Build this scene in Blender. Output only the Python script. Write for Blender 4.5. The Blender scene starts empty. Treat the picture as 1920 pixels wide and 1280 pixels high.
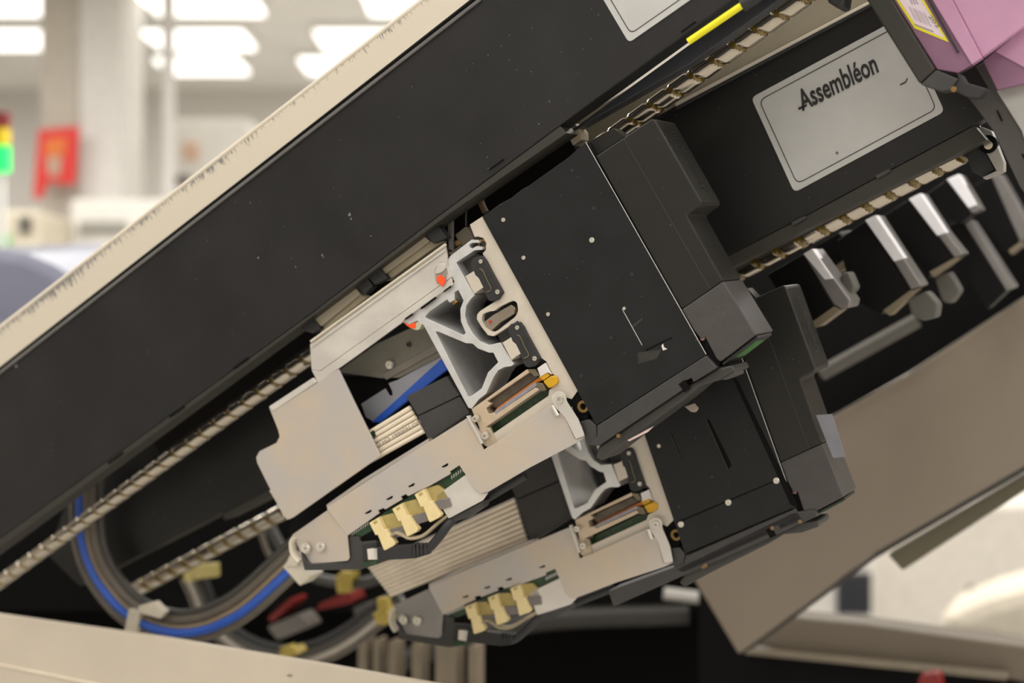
import bpy, math, random
from mathutils import Vector as V, Matrix
from mathutils.geometry import tessellate_polygon
random.seed(4)
scn = bpy.context.scene
COL = scn.collection
F = 2667.0                                   # focal length in pixels (50 mm on a 36 mm wide, 1920 px frame)
CAM = V((0, 0, 1.3))
# ------------------------------------------------------------ camera, world, lights, exposure
cd = bpy.data.cameras.new('camera'); cam = bpy.data.objects.new('camera', cd); COL.objects.link(cam)
cam.location = CAM; cam.rotation_euler = (math.pi/2, 0, 0)
cd.sensor_width = 36; cd.lens = 36*F/1920; cd.clip_start = 0.05; cd.clip_end = 100
cd.dof.use_dof = True; cd.dof.focus_distance = 1.5; cd.dof.aperture_fstop = 2.5
scn.camera = cam
w = bpy.data.worlds.new('world'); scn.world = w; w.use_nodes = True
w.node_tree.nodes['Background'].inputs[0].default_value = (1.0, 0.955, 0.89, 1)
w.node_tree.nodes['Background'].inputs[1].default_value = 0.10
vs = scn.view_settings; vs.view_transform = 'Standard'; vs.look = 'None'; vs.gamma = 1; vs.exposure = -1.25
scn.display_settings.display_device = 'sRGB'
try: vs.use_curve_mapping = False
except Exception: pass
def area(name, loc, aim, sx, sy, power, col=(1, .975, .94)):
    l = bpy.data.lights.new(name, 'AREA'); l.shape = 'RECTANGLE'; l.size = sx; l.size_y = sy; l.energy = power; l.color = col
    o = bpy.data.objects.new(name, l); COL.objects.link(o); o.location = loc
    o.rotation_euler = (V(aim)-V(loc)).to_track_quat('-Z', 'Y').to_euler(); return o
for lx, ly, lz_, pw in [(x, y, 2.93, PW) for PW in (30,) for x in (-3.4, -1.7, 0.0, 1.7, 3.4) for y in (-1.6, -0.4, 0.8, 2.0)]:
    area('ceiling_lamp', (lx, ly, lz_), (lx, ly+.0001, 0), .9, .5, pw)
for lx, ly in ((-3, 4.6), (-1, 4.6), (1, 4.6), (3, 4.6), (3.4, 6.4)): area('far_fill_lamp', (lx, ly, 2.93), (lx, ly+.0001, 0), .9, .5, 85)  # extra unseen lamps, added to brighten the background and right wall
for lx in (-4.4, -.2, 2.0): area('back_fill_lamp', (lx, 8.3, 2.9), (lx, 8.3001, 0), .9, .5, 60)  # extra unseen lamps, added to lift the back wall

# ------------------------------------------------------------ materials
def lin(c): return tuple(((x/255)/12.92 if x/255 <= .04045 else ((x/255+.055)/1.055)**2.4) for x in c)
MATS = {}
def mat(name, rgb, rough=.5, metal=0.0, var=.08, scale=30, bump=0.0, bscale=200, rgb2=None, specks=0, stretch=(1, 1, 1), coat=0, spec=.5):
    if name in MATS: return MATS[name]
    m = bpy.data.materials.new(name); m.use_nodes = True; t = m.node_tree; N = t.nodes; L = t.links
    b = N['Principled BSDF']; b.inputs['Roughness'].default_value = rough; b.inputs['Metallic'].default_value = metal
    b.inputs['Specular IOR Level'].default_value = spec; b.inputs['Coat Weight'].default_value = coat
    tc = N.new('ShaderNodeTexCoord'); mp = N.new('ShaderNodeMapping'); mp.inputs['Scale'].default_value = stretch
    L.new(tc.outputs['Object'], mp.inputs['Vector'])
    nz = N.new('ShaderNodeTexNoise'); nz.inputs['Scale'].default_value = scale; nz.inputs['Detail'].default_value = 5; nz.inputs['Roughness'].default_value = .6
    L.new(mp.outputs[0], nz.inputs['Vector'])
    cr = N.new('ShaderNodeValToRGB'); c = lin(rgb); c2 = lin(rgb2) if rgb2 else tuple(min(1, x*(1+var)) for x in c)
    c1 = c if rgb2 else tuple(x*(1-var) for x in c)
    cr.color_ramp.elements[0].position = .35; cr.color_ramp.elements[0].color = (*c1, 1)
    cr.color_ramp.elements[1].position = .68; cr.color_ramp.elements[1].color = (*c2, 1)
    L.new(nz.outputs['Fac'], cr.inputs['Fac']); out = cr.outputs['Color']
    if specks:
        vo = N.new('ShaderNodeTexVoronoi'); vo.inputs['Scale'].default_value = specks
        L.new(tc.outputs['Object'], vo.inputs['Vector'])
        n2 = N.new('ShaderNodeTexNoise'); n2.inputs['Scale'].default_value = 14; L.new(tc.outputs['Object'], n2.inputs['Vector'])
        th = N.new('ShaderNodeMath'); th.operation = 'MULTIPLY'; th.inputs[1].default_value = .13; L.new(n2.outputs['Fac'], th.inputs[0])
        lt = N.new('ShaderNodeMath'); lt.operation = 'LESS_THAN'; L.new(vo.outputs['Distance'], lt.inputs[0]); L.new(th.outputs[0], lt.inputs[1])
        sub = N.new('ShaderNodeMath'); sub.operation = 'GREATER_THAN'; sub.inputs[1].default_value = .78
        sp = N.new('ShaderNodeSeparateColor'); L.new(vo.outputs['Color'], sp.inputs[0]); L.new(sp.outputs[0], sub.inputs[0])
        mu = N.new('ShaderNodeMath'); mu.operation = 'MULTIPLY'; L.new(lt.outputs[0], mu.inputs[0]); L.new(sub.outputs[0], mu.inputs[1])
        mx = N.new('ShaderNodeMix'); mx.data_type = 'RGBA'; mx.inputs[7].default_value = (.16, .16, .16, 1)
        L.new(mu.outputs[0], mx.inputs[0]); L.new(out, mx.inputs[6]); out = mx.outputs[2]
    L.new(out, b.inputs['Base Color'])
    rr = N.new('ShaderNodeMapRange'); rr.inputs[3].default_value = max(.03, rough-.07); rr.inputs[4].default_value = min(1, rough+.09)
    L.new(nz.outputs['Fac'], rr.inputs[0]); L.new(rr.outputs[0], b.inputs['Roughness'])
    if bump:
        bn = N.new('ShaderNodeTexNoise'); bn.inputs['Scale'].default_value = bscale; bn.inputs['Detail'].default_value = 3
        L.new(mp.outputs[0], bn.inputs['Vector'])
        bp = N.new('ShaderNodeBump'); bp.inputs['Strength'].default_value = bump; bp.inputs['Distance'].default_value = .001
        L.new(bn.outputs['Fac'], bp.inputs['Height']); L.new(bp.outputs[0], b.inputs['Normal'])
    MATS[name] = m; return m
def emit(name, rgb, s):
    m = bpy.data.materials.new(name); m.use_nodes = True; b = m.node_tree.nodes['Principled BSDF']
    b.inputs['Base Color'].default_value = (*lin(rgb), 1); b.inputs['Emission Color'].default_value = (*lin(rgb), 1); b.inputs['Emission Strength'].default_value = s
    MATS[name] = m; return m

BLACKP = mat('black_painted_metal', (31, 30, 30), .42, 0, .18, 9, .15, 900, specks=130, spec=.3)
BLACKG = mat('black_panel', (24, 25, 26), .38, 0, .15, 25, .08, 900, specks=170, spec=.3)
COVER = mat('dark_plastic_cover', (34, 33, 30), .34, 0, .08, 5, .04, 1200, specks=150, spec=.3)
COVER2 = mat('grey_plastic_cover', (62, 59, 57), .5, 0, .08, 60, .2, 1500, specks=200)
CHARC = mat('charcoal_plastic', (52, 50, 49), .45, 0, .1, 60, .15, 1500)
LIP = mat('dark_grey_lip', (52, 50, 45), .5, 0, .1, 15, .1, 800, spec=.3)
DEEP = mat('gap_shade_black', (9, 8, 8), .7, 0, .2, 8, spec=.12)  # near-black for dark slots and for shade painted into voids
ARM2 = mat('arm_black_paint', (27, 26, 25), .4, 0, .2, 7, .1, 700, specks=110, spec=.3)
CREAM = mat('cream_paint', (204, 194, 176), .5, 0, .05, 12, .08, 500)
CREAMD = mat('dimmed_cream_paint', (160, 150, 130), .5, 0, .07, 12, .08, 500)  # the cream paint again, darkened where it lies in shade
SILVER = mat('silver_plate', (200, 190, 176), .5, .25, .05, 40, .08, 900)
ALU = mat('aluminium', (216, 215, 214), .36, .62, .06, 60, .25, 900)
SHEET = mat('passivated_sheet', (180, 174, 169), .45, .25, .1, 16, .06, 500, rgb2=(192, 176, 156))
SHEETB = mat('bright_sheet', (204, 198, 190), .4, .35, .08, 14, .05, 500, stretch=(1, 1, 2))
NICKEL = mat('nickel_screw', (215, 210, 198), .28, .7, .05, 200)
TANM = mat('tan_machined_metal', (196, 176, 152), .4, .35, .06, 90, .1, 900)
BRONZE = mat('dark_bronze_bar', (88, 78, 68), .4, .5, .3, 90, .1, 900, stretch=(1, 1, 1))
FLEX = mat('orange_flex_film', (176, 98, 22), .4, 0, .15, 80)
YELC = mat('amber_plastic', (200, 152, 20), .4, 0, .1, 80)
GREYB = mat('grey_bar', (150, 148, 156), .35, .4, .08, 90)
RUBBER = mat('black_rubber', (32, 31, 32), .55, 0, .15, 120, .2, 1500)
FOAM = mat('black_foam', (58, 56, 55), .8, 0, .1, 150, .6, 1800)
WIRE = mat('ribbon_insulation', (220, 206, 184), .5, 0, .05, 60)
WIRED = mat('lifted_ribbon_insulation', (228, 214, 194), .55, 0, .08, 30)  # ribbon colour raised to offset the shade under the head
CONN = mat('ivory_connector', (222, 202, 150), .45, 0, .05, 90, .05, 900)
CONND = mat('aged_connector_body', (168, 150, 92), .5, 0, .1, 90)
PCB = mat('green_circuit_board', (34, 62, 34), .4, 0, .5, 260)
BLUE = mat('blue_tube', (38, 84, 178), .35, 0, .1, 30)
GREYT = mat('grey_tube', (92, 84, 74), .45, 0, .1, 30)
DARKT = mat('dark_tube', (62, 60, 56), .4, 0, .1, 30)
CLEART = mat('pale_tube', (168, 160, 150), .3, 0, .1, 30)
TIE = mat('white_cable_tie', (205, 196, 178), .45, 0, .06, 60)
TIEY = mat('yellow_cable_tie', (172, 150, 66), .45, 0, .1, 60)
ORANGE = mat('orange_marker_paint', (240, 78, 24), .5, 0, .1, 300)
STEEL = mat('polished_steel', (176, 166, 152), .16, .95, .06, 60)
GREASE = mat('yellow_grease', (112, 90, 22), .25, .1, .4, 220, coat=.5)
LABEL = mat('silver_label', (182, 181, 178), .42, .15, .04, 20, .05, 700)
INK = mat('black_ink', (26, 24, 24), .5, 0, .05)
INKG = mat('grey_ink', (108, 100, 96), .5, 0, .05)
PINK = mat('pink_paint', (186, 138, 168), .5, 0, .05, 14, .1, 900)
PURP = mat('mauve_paint', (132, 92, 118), .42, 0, .1, 14, .1, 900, specks=120)
YEL = mat('yellow_plastic', (232, 222, 20), .4, 0, .05, 30)
WHITEP = mat('white_sticker', (224, 206, 216), .5, 0, .03, 30)
BROWN = mat('taupe_painted_metal', (128, 116, 102), .5, 0, .06, 4)
OLIVE = mat('olive_painted_metal', (98, 92, 74), .55, 0, .06, 4)
RED = mat('red_plastic', (120, 18, 16), .45, 0, .1, 20)
HEADG = mat('far_head_grey', (128, 124, 122), .3, .2, .1, 20)
HEADK = mat('far_head_black', (10, 10, 11), .45, 0, .1, 20, spec=.2)
WOOD = mat('brass_screw', (128, 102, 58), .4, .6, .1, 90)
EDGE = mat('worn_bright_edge', (205, 202, 198), .3, .6, .1, 400)

def strip_material():                      # cream paint with dark scuffs, wear laid out in the strip's own UV
    m = bpy.data.materials.new('scuffed_cream_paint'); m.use_nodes = True; t = m.node_tree; N = t.nodes; L = t.links
    b = N['Principled BSDF']; b.inputs['Roughness'].default_value = .5
    uv = N.new('ShaderNodeUVMap'); mp = N.new('ShaderNodeMapping'); mp.inputs['Scale'].default_value = (400, 2.2, 1); mp.inputs['Rotation'].default_value = (0, 0, .0)
    L.new(uv.outputs[0], mp.inputs[0])
    n = N.new('ShaderNodeTexNoise'); n.inputs['Scale'].default_value = 1.0; n.inputs['Detail'].default_value = 6; n.inputs['Roughness'].default_value = .7
    L.new(mp.outputs[0], n.inputs['Vector'])
    m2 = N.new('ShaderNodeMapping'); m2.inputs['Scale'].default_value = (7, .4, 1); L.new(uv.outputs[0], m2.inputs[0])
    n2 = N.new('ShaderNodeTexNoise'); n2.inputs['Scale'].default_value = 1.0; n2.inputs['Detail'].default_value = 2; L.new(m2.outputs[0], n2.inputs['Vector'])
    sx = N.new('ShaderNodeSeparateXYZ'); L.new(uv.outputs[0], sx.inputs[0])
    mr = N.new('ShaderNodeMapRange'); mr.inputs[1].default_value = .35; mr.inputs[2].default_value = .92; mr.inputs[3].default_value = 0; mr.inputs[4].default_value = 1; L.new(sx.outputs[1], mr.inputs[0])
    a = N.new('ShaderNodeMath'); a.operation = 'MULTIPLY_ADD'; a.inputs[1].default_value = .36; L.new(mr.outputs[0], a.inputs[0]); L.new(n.outputs['Fac'], a.inputs[2])
    a2 = N.new('ShaderNodeMath'); a2.operation = 'MULTIPLY_ADD'; a2.inputs[1].default_value = .45; L.new(n2.outputs['Fac'], a2.inputs[0]); L.new(a.outputs[0], a2.inputs[2])
    mk = N.new('ShaderNodeMapRange'); mk.inputs[1].default_value = .99; mk.inputs[2].default_value = 1.08; L.new(a2.outputs[0], mk.inputs[0])
    mk.inputs[4].default_value = .85
    mx = N.new('ShaderNodeMix'); mx.data_type = 'RGBA'; mx.inputs[6].default_value = (*lin((202, 192, 174)), 1); mx.inputs[7].default_value = (*lin((92, 90, 96)), 1)
    L.new(mk.outputs[0], mx.inputs[0]); L.new(mx.outputs[2], b.inputs['Base Color']); return m
SCUFF = strip_material()

# ------------------------------------------------------------ geometry helpers
NR = V((0.5025, 1, 0.075)).normalized()          # depth axis of the machine: its arms and heads are stacked along it
def ray(px, py): return V(((px-960)/F, 1, (640-py)/F))
C0 = (ray(1100, 600)*1.5).dot(NR)
def at(px, py, k=0.0):                           # a point on the machine plane lying k metres behind the front head
    r = ray(px, py); return CAM + r*((C0+k)/r.dot(NR))
def atd(px, py, y): return CAM + ray(px, py)*y   # a point at distance y in the room
def mm(px, py, k): return (at(px+10, py, k)-at(px, py, k)).length/10      # metres per pixel there
IDT = lambda x, y: (x, y)
class MB:
    def __init__(s): s.v = []; s.f = []; s.m = []; s.uv = None; s.smooth = set()
    def add(s, vs, fs, mi=0, smooth=False):
        b = len(s.v); s.v += [V(x) for x in vs]
        for f in fs:
            if smooth: s.smooth.add(len(s.f))
            s.f.append([b+i for i in f]); s.m.append(mi)
    def loop3(s, front, dvec, holes=(), mi=0):    # extrude a planar loop of world points by dvec
        loops = [list(front)]+[list(h) for h in holes]
        flat = [p for l in loops for p in l]; n = len(flat)
        if len(loops) == 1 : tris = [list(range(n))]
        else: tris = [list(t) for t in tessellate_polygon(loops)]
        vs = flat + [p+dvec for p in flat]; fs = [list(t) for t in tris]+[[i+n for i in reversed(t)] for t in tris]
        o = 0
        for l in loops:
            m = len(l)
            for i in range(m): a, b2 = o+i, o+(i+1) % m; fs.append([b2, a, a+n, b2+n])
            o += m
        s.add(vs, fs, mi)
    def prism(s, pts, k, t, holes=(), T=IDT, kf=None, mi=0, d=None):
        def c(l): return [at(*T(p[0], p[1]), (k+kf(p[0], p[1])) if kf else k) for p in l]
        s.loop3(c(pts), (d or NR)*t, [c(h) for h in holes], mi)
    def cyl(s, px, py, r, k, t, n=20, T=IDT, hole=0, ax=None):
        x, y = T(px, py); c = at(x, y, k); ax = ax or NR
        u = ax.cross(V((0, 0, 1))).normalized(); w = u.cross(ax)
        ring = [c+u*(math.cos(a)*r)+w*(math.sin(a)*r) for a in [2*math.pi*i/n for i in range(n)]]
        if hole: s.loop3(ring, ax*t, [[c+(p-c)*hole for p in ring]])
        else: s.loop3(ring, ax*t)
    def screw(s, px, py, r, k, t=.003, T=IDT, n=20, socket=.48):
        c = at(*T(px, py), k); ax = NR; u = ax.cross(V((0, 0, 1))).normalized(); w = u.cross(ax)
        def ring(rr, d): return [c+u*(math.cos(a)*rr)+w*(math.sin(a)*rr)+ax*d for a in [2*math.pi*i/n for i in range(n)]]
        def hexr(rr, d):
            o = []
            for i in range(n):
                a = 2*math.pi*i/n; q = (a % (math.pi/3))-math.pi/6; h = rr*math.cos(math.pi/6)/math.cos(q)
                o.append(c+u*(math.cos(a)*h)+w*(math.sin(a)*h)+ax*d)
            return o
        rs = [ring(r, t), ring(r, t*.3), ring(r*.88, 0), hexr(r*socket, 0), hexr(r*socket, t*.8), ring(r*.04, t*.85)]
        vs = [p for q in rs for p in q]; fs = []
        for j in range(len(rs)-1):
            for i in range(n): a, b = j*n+i, j*n+(i+1) % n; fs.append([a, b, b+n, a+n])
        fs.append([(len(rs)-1)*n+i for i in range(n)]); s.add(vs, fs)
    def tube(s, P, r, n=10, sub=5, mi=0, flat=None, caps=True):
        pts = []
        if len(P) > 2:
            Q = [P[0]*2-P[1]]+list(P)+[P[-1]*2-P[-2]]
            for i in range(1, len(Q)-2):
                for j in range(sub):
                    t = j/sub; a, b, c, d = Q[i-1:i+3]
                    pts.append(.5*((2*b)+(c-a)*t+(2*a-5*b+4*c-d)*t*t+(3*b-a-3*c+d)*t**3))
            pts.append(P[-1])
        else: pts = list(P)
        vs = []; fs = []; up = None
        for i, p in enumerate(pts):
            tg = (pts[min(i+1, len(pts)-1)]-pts[max(i-1, 0)]).normalized()
            if up is None:
                up = tg.cross(NR).normalized()
            up = (up-tg*up.dot(tg)).normalized(); sd = tg.cross(up)
            for j in range(n):
                a = 2*math.pi*j/n; vs.append(p+up*math.cos(a)*r+sd*math.sin(a)*(flat or r))
        for i in range(len(pts)-1):
            for j in range(n): a, b = i*n+j, i*n+(j+1) % n; fs.append([a, b, b+n, a+n])
        s.add(vs, fs, mi, True)
        if caps: s.add(vs[:n], [list(range(n))[::-1]], mi); s.add(vs[-n:], [list(range(n))], mi)
    def box(s, lo, hi, mi=0):
        x0, y0, z0 = lo; x1, y1, z1 = hi
        s.add([(x0, y0, z0), (x1, y0, z0), (x1, y1, z0), (x0, y1, z0), (x0, y0, z1), (x1, y0, z1), (x1, y1, z1), (x0, y1, z1)],
              [[3, 2, 1, 0], [4, 5, 6, 7], [0, 1, 5, 4], [1, 2, 6, 5], [2, 3, 7, 6], [3, 0, 4, 7]], mi)
    def build(s, name, m, parent=None, bevel=0.0, label=None, loc=None):
        me = bpy.data.meshes.new(name)
        base = parent_world(parent) if parent else (loc if loc is not None else V((sum(p.x for p in s.v)/len(s.v), sum(p.y for p in s.v)/len(s.v), min(p.z for p in s.v))))
        me.from_pydata([p-base for p in s.v], [], s.f)
        for x in (m if isinstance(m, (list, tuple)) else [m]): me.materials.append(x)
        for i, p in enumerate(me.polygons):
            p.material_index = s.m[i]
            if i in s.smooth: p.use_smooth = True
        me.update()
        import bmesh
        bm = bmesh.new(); bm.from_mesh(me); bmesh.ops.recalc_face_normals(bm, faces=bm.faces); bm.to_mesh(me); bm.free()
        o = bpy.data.objects.new(name, me); COL.objects.link(o)
        if parent: o.parent = parent
        else: o.location = base
        if bevel:
            b = o.modifiers.new('bevel', 'BEVEL'); b.width = bevel; b.segments = 2; b.limit_method = 'ANGLE'; b.angle_limit = math.radians(35)
        if label: o['label'] = label
        return o
def parent_world(o):
    p = V(o.location)
    while o.parent: o = o.parent; p = p+V(o.location)
    return p
def tag(o, label, cat=None, group=None, kind=None):
    if label: o['label'] = label
    if cat: o['category'] = cat
    if group: o['group'] = group
    if kind: o['kind'] = kind
    return o
def thing(name, label, cat, p, group=None):
    o = bpy.data.objects.new(name, None); COL.objects.link(o); o.location = p; o.empty_display_size = .02
    return tag(o, label, cat, group)
def P(name, m, parent, pts, k, t, bevel=0.0, holes=(), T=IDT, kf=None, label=None):
    b = MB(); b.prism(pts, k, t, holes, T, kf); return b.build(name, m, parent, bevel, label)
def S(name, m, parent, px, py, r, k, t=.003, T=IDT, socket=.48):
    b = MB(); b.screw(px, py, r, k, t, T, socket=socket); return b.build(name, m, parent)
def structure(name, b, m):
    o = b.build(name, m); o['kind'] = 'structure'; return o
def text(name, body, m, parent, fit, thick=.0004, offset=0.0, shear=0.0, label=None):
    """flat lettering; fit(u, v) maps text box coordinates (0..1 along, 0..1 up cap height) to a world point"""
    c = bpy.data.curves.new(name, 'FONT'); c.body = body; c.offset = offset; c.shear = shear; c.resolution_u = 4
    o = bpy.data.objects.new('tmp', c); COL.objects.link(o); bpy.context.view_layer.update()
    me = bpy.data.meshes.new_from_object(o.evaluated_get(bpy.context.evaluated_depsgraph_get()))
    bpy.data.objects.remove(o)
    xs = [v.co.x for v in me.vertices]; x0, x1 = min(xs), max(xs); cap = .73
    base = parent_world(parent)
    for v in me.vertices:
        v.co = fit((v.co.x-x0)/(x1-x0), v.co.y/cap)-base
    me.materials.append(m); me.name = name
    o = bpy.data.objects.new(name, me); COL.objects.link(o); o.parent = parent
    if label: o['label'] = label
    return o
def rrect(pts, r, n=5):                           # round the corners of a pixel polygon
    out = []; m = len(pts)
    for i in range(m):
        p0, p, p1 = V(pts[i-1]), V(pts[i]), V(pts[(i+1) % m]); rr = r[i] if isinstance(r, (list, tuple)) else r
        if rr <= 0: out.append(tuple(p)); continue
        a = p+(p0-p).normalized()*min(rr, (p0-p).length*.45); b = p+(p1-p).normalized()*min(rr, (p1-p).length*.45)
        for j in range(n+1):
            t = j/n; q = a*(1-t)**2+p*2*t*(1-t)+b*t*t; out.append(tuple(q))
    return out
def inset_line(pts, d, wline):                    # thin closed frame line inside a polygon
    c = V((sum(p[0] for p in pts)/len(pts), sum(p[1] for p in pts)/len(pts)))
    def ins(q):
        o = []
        m = len(pts)
        for i in range(m):
            p0, p, p1 = V(pts[i-1]), V(pts[i]), V(pts[(i+1) % m])
            e1 = (p-p0).normalized(); e2 = (p1-p).normalized()
            n1 = V((-e1.y, e1.x)); n2 = V((-e2.y, e2.x))
            if n1.dot(c-p) < 0: n1 = -n1
            if n2.dot(c-p) < 0: n2 = -n2
            bis = (n1+n2).normalized(); o.append(tuple(p+bis*(q/max(.3, bis.dot(n1)))))
        return o
    return ins(d), ins(d+wline)

# ============================================================ THE ROOM
b = MB(); b.box((-7, -3.05, -.05), (9, 9.75, 0)); structure('floor', b, mat('grey_floor', (196, 194, 188), .45, 0, .05, 2))
b = MB(); b.box((-7, 9.6, 0), (9, 9.75, 3.0)); structure('wall_back', b, mat('white_wall', (222, 218, 212), .8, 0, .02, 1))
b = MB(); b.box((-7, -3.05, 3.0), (9, 9.75, 3.08)); structure('ceiling', b, mat('white_ceiling', (244, 240, 234), .9, 0, .02, 1))
for nm, lo, hi in (('wall_left', (-7.1, -3.05, 0), (-7, 9.75, 3)), ('wall_right', (4.6, -3.05, 0), (4.7, 9.75, 3)), ('wall_front', (-7, -3.05, 0), (9, -2.95, 3))):
    b = MB(); b.box(lo, hi); structure(nm, b, MATS['white_wall'])
LIGHTM = emit('lamp_diffuser', (255, 252, 245), 5); HOUS = mat('lamp_housing', (235, 235, 232), .5)
rows = [(6.99, .267, 'nearest row'), (7.83, .264, 'middle row'), (8.57, .24, 'farthest row')]
for ri, (yc, hw, wr) in enumerate(rows):
    for px, wh in ((((30, 10, 55)[ri]), 'at the left edge of the picture'), ((380, 375, 380)[ri], 'above the pale machines'), ((790, 690, 645)[ri], 'meeting the scuffed cream edge')):
        if ri == 2 and px < 60: continue
        xc = (px-960)/F*yc
        t = thing('ceiling_light', 'glowing square ceiling light, %s, %s' % (wr, wh), 'ceiling light', (xc, yc, 2.94), 'glowing ceiling lights')
        h = MB(); h.box((xc-hw-.02, yc-.23, 2.965), (xc+hw+.02, yc+.23, 2.995)); h.build('housing', HOUS, t)
        h = MB(); h.box((xc-hw, yc-.21, 2.945), (xc+hw, yc+.21, 2.964)); h.build('diffuser', LIGHTM, t)
# pillar and far machines, strongly out of focus
b = MB(); b.box((-1.974, 6.5, 0), (-1.79, 6.9, 2.99)); structure('trim_1', b, mat('white_column', (224, 221, 216), .7))
b = MB(); b.box((-2.16, 6.52, 0), (-1.975, 6.9, 2.99)); structure('trim_2', b, mat('beige_column', (196, 188, 176), .7))
t = thing('signal_tower', 'stack light with red, amber and lit green lamps at left edge', 'signal lamp', atd(4, 360, 4.5))
for i, (m, y0, y1) in enumerate([(RED, 212, 240), (mat('amber_lens', (230, 200, 20), .3), 242, 272), (emit('lit_green_lens', (20, 250, 110), 1.4), 275, 322)]):
    h = MB(); c0 = atd(3, y1, 4.5); c1 = atd(3, y0, 4.5); h.tube([c0, c1], .027, 16); h.build('lamp', m, t, label=['red lamp', 'amber lamp', 'lit green lamp'][i])
h = MB(); h.tube([atd(3, 640, 4.5), atd(3, 323, 4.5)], .012, 10); h.build('pole', HOUS, t)
t = thing('wall_poster', 'red and orange poster hanging on white column', 'poster', atd(105, 380, 6.4))
def flat(name, m, par, pts, y, th=.01, lab=None):
    h = MB(); h.loop3([atd(a, c, y) for a, c in pts], V((0, th, 0))); return h.build(name, m, par, 0, lab)
flat('sheet', mat('poster_red', (222, 50, 44), .5), t, [(72, 243), (148, 236), (140, 345), (108, 344), (92, 338), (76, 372), (62, 372)], 6.4)
flat('printed_field', mat('poster_orange', (226, 120, 50), .5), t, [(84, 262), (126, 258), (120, 290), (86, 296)], 6.395, .004, 'orange printed field')
flat('printed_figure', mat('poster_grey', (190, 158, 138), .5), t, [(86, 296), (116, 292), (112, 330), (90, 328)], 6.393, .004, 'grey printed field')
def machine(label, x0, y0, x1, y1, y, m, dep=.5, dark=None, name='placement_machine'):
    t = thing(name, label, 'machine', V((atd((x0+x1)/2, y1, y).x, y, 0)))
    h = MB(); a, c = atd(x0, y1, y), atd(x1, y0, y); h.box((a.x, y, 0), (c.x, y+dep, c.z)); h.build('cabinet', m, t, .02)
    if dark:
        for (q0, r0, q1, r1, mm_) in dark:
            h = MB(); a, c = atd(q0, r1, y), atd(q1, r0, y); h.box((a.x, y-.02, a.z), (c.x, y, c.z)); h.build('window', mm_, t, .005)
    return t
WM = mat('white_machine', (226, 222, 215), .5); CM = mat('cream_machine', (206, 196, 176), .5); GM = mat('grey_machine_window', (146, 142, 134), .3); DM = mat('dark_machine_window', (92, 88, 82), .3)
machine('pale machine housing with grey window, behind cream edge strip', 310, 222, 470, 400, 7.2, WM, dark=[(318, 330, 360, 348, DM), (345, 268, 372, 300, mat('faded_sticker', (214, 176, 150), .5))])
machine('long white machine body with a grey worktop slot, left background', 130, 372, 330, 480, 6.0, WM, dark=[(150, 415, 240, 440, GM)])
machine('cream machine cabinet with small dark window at left edge', -60, 392, 72, 470, 5.6, CM, dark=[(38, 406, 60, 436, DM), (-20, 440, 20, 462, mat('green_reflection', (120, 200, 130), .5))])
h = MB(); h.tube([atd(690, -30, 8.0), atd(690, 130, 8.0)], .035, 12); tag(h.build('wall_duct', mat('blue_duct', (120, 140, 186), .5)), 'blue vertical pipe under the ceiling lights', 'pipe')
h = MB(); h.tube([atd(316, -20, 6.4), atd(316, 420, 6.4)], .03, 10); tag(h.build('power_column', mat('pale_pole', (214, 210, 206), .6)), 'slim pale vertical pole in the blurred background', 'pole')
# blue-grey round hood close behind the cream edge
h = MB(); pr = [(-140, 470), (-20, 468), (40, 476), (90, 496), (130, 522), (170, 560), (200, 640), (-140, 640)]
h.loop3([atd(a, c, 3.0) for a, c in pr], V((.15, .5, .05))); tag(h.build('machine_hood', mat('blue_grey_hood', (122, 124, 142), .4, 0, .08, 3), bevel=.02), 'blue-grey rounded hood, lower left behind the cream edge', 'machine hood')

# ============================================================ FRONT ARM
K1 = -.012
arm1 = thing('robot_gantry', 'big scratched black machine arm crossing the picture, with scuffed cream top edge', 'machine arm', at(700, 500, K1))
P('front_panel', BLACKP, arm1, [(-60, 741), (890, 0), (1380, -390), (1990, -450), (1367, 5), (1020, 257), (825, 402), (590, 582), (-60, 1052)], K1, .03, .0015)
P('bottom_lip', LIP, arm1, [(-60, 1053), (590, 583), (825, 403), (1050, 236), (1062, 250), (842, 401), (562, 611), (62, 980), (-60, 1070)], K1+.001, .03, .0008, label='dark grey bottom lip')
for (x, y) in [(215, 868), (330, 781), (450, 690), (930, 318), (1290, 60)]:
    P('edge_gap', DEEP, arm1, [(x-14, y-1), (x+14, y-21), (x+16, y-18), (x-12, y+2)], K1-.0004, .002)
for (x, y, q) in [(655, 402, 5), (658, 410, 3), (604, 478, 3), (606, 482, 2), (484, 483, 3), (469, 380, 2), (30, 686, 4), (554, 500, 2), (695, 442, 2), (1010, 232, 2), (1450-420, 190, 2)]:
    P('paint_chip', mat('chip_grey', (128, 128, 126), .5), arm1, [(x-q*.5, y+q*.4), (x+q*.1, y-q*.8), (x+q*.5, y+q*.3), (x, y+q*.6)], K1-.0003, .0004)
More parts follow.
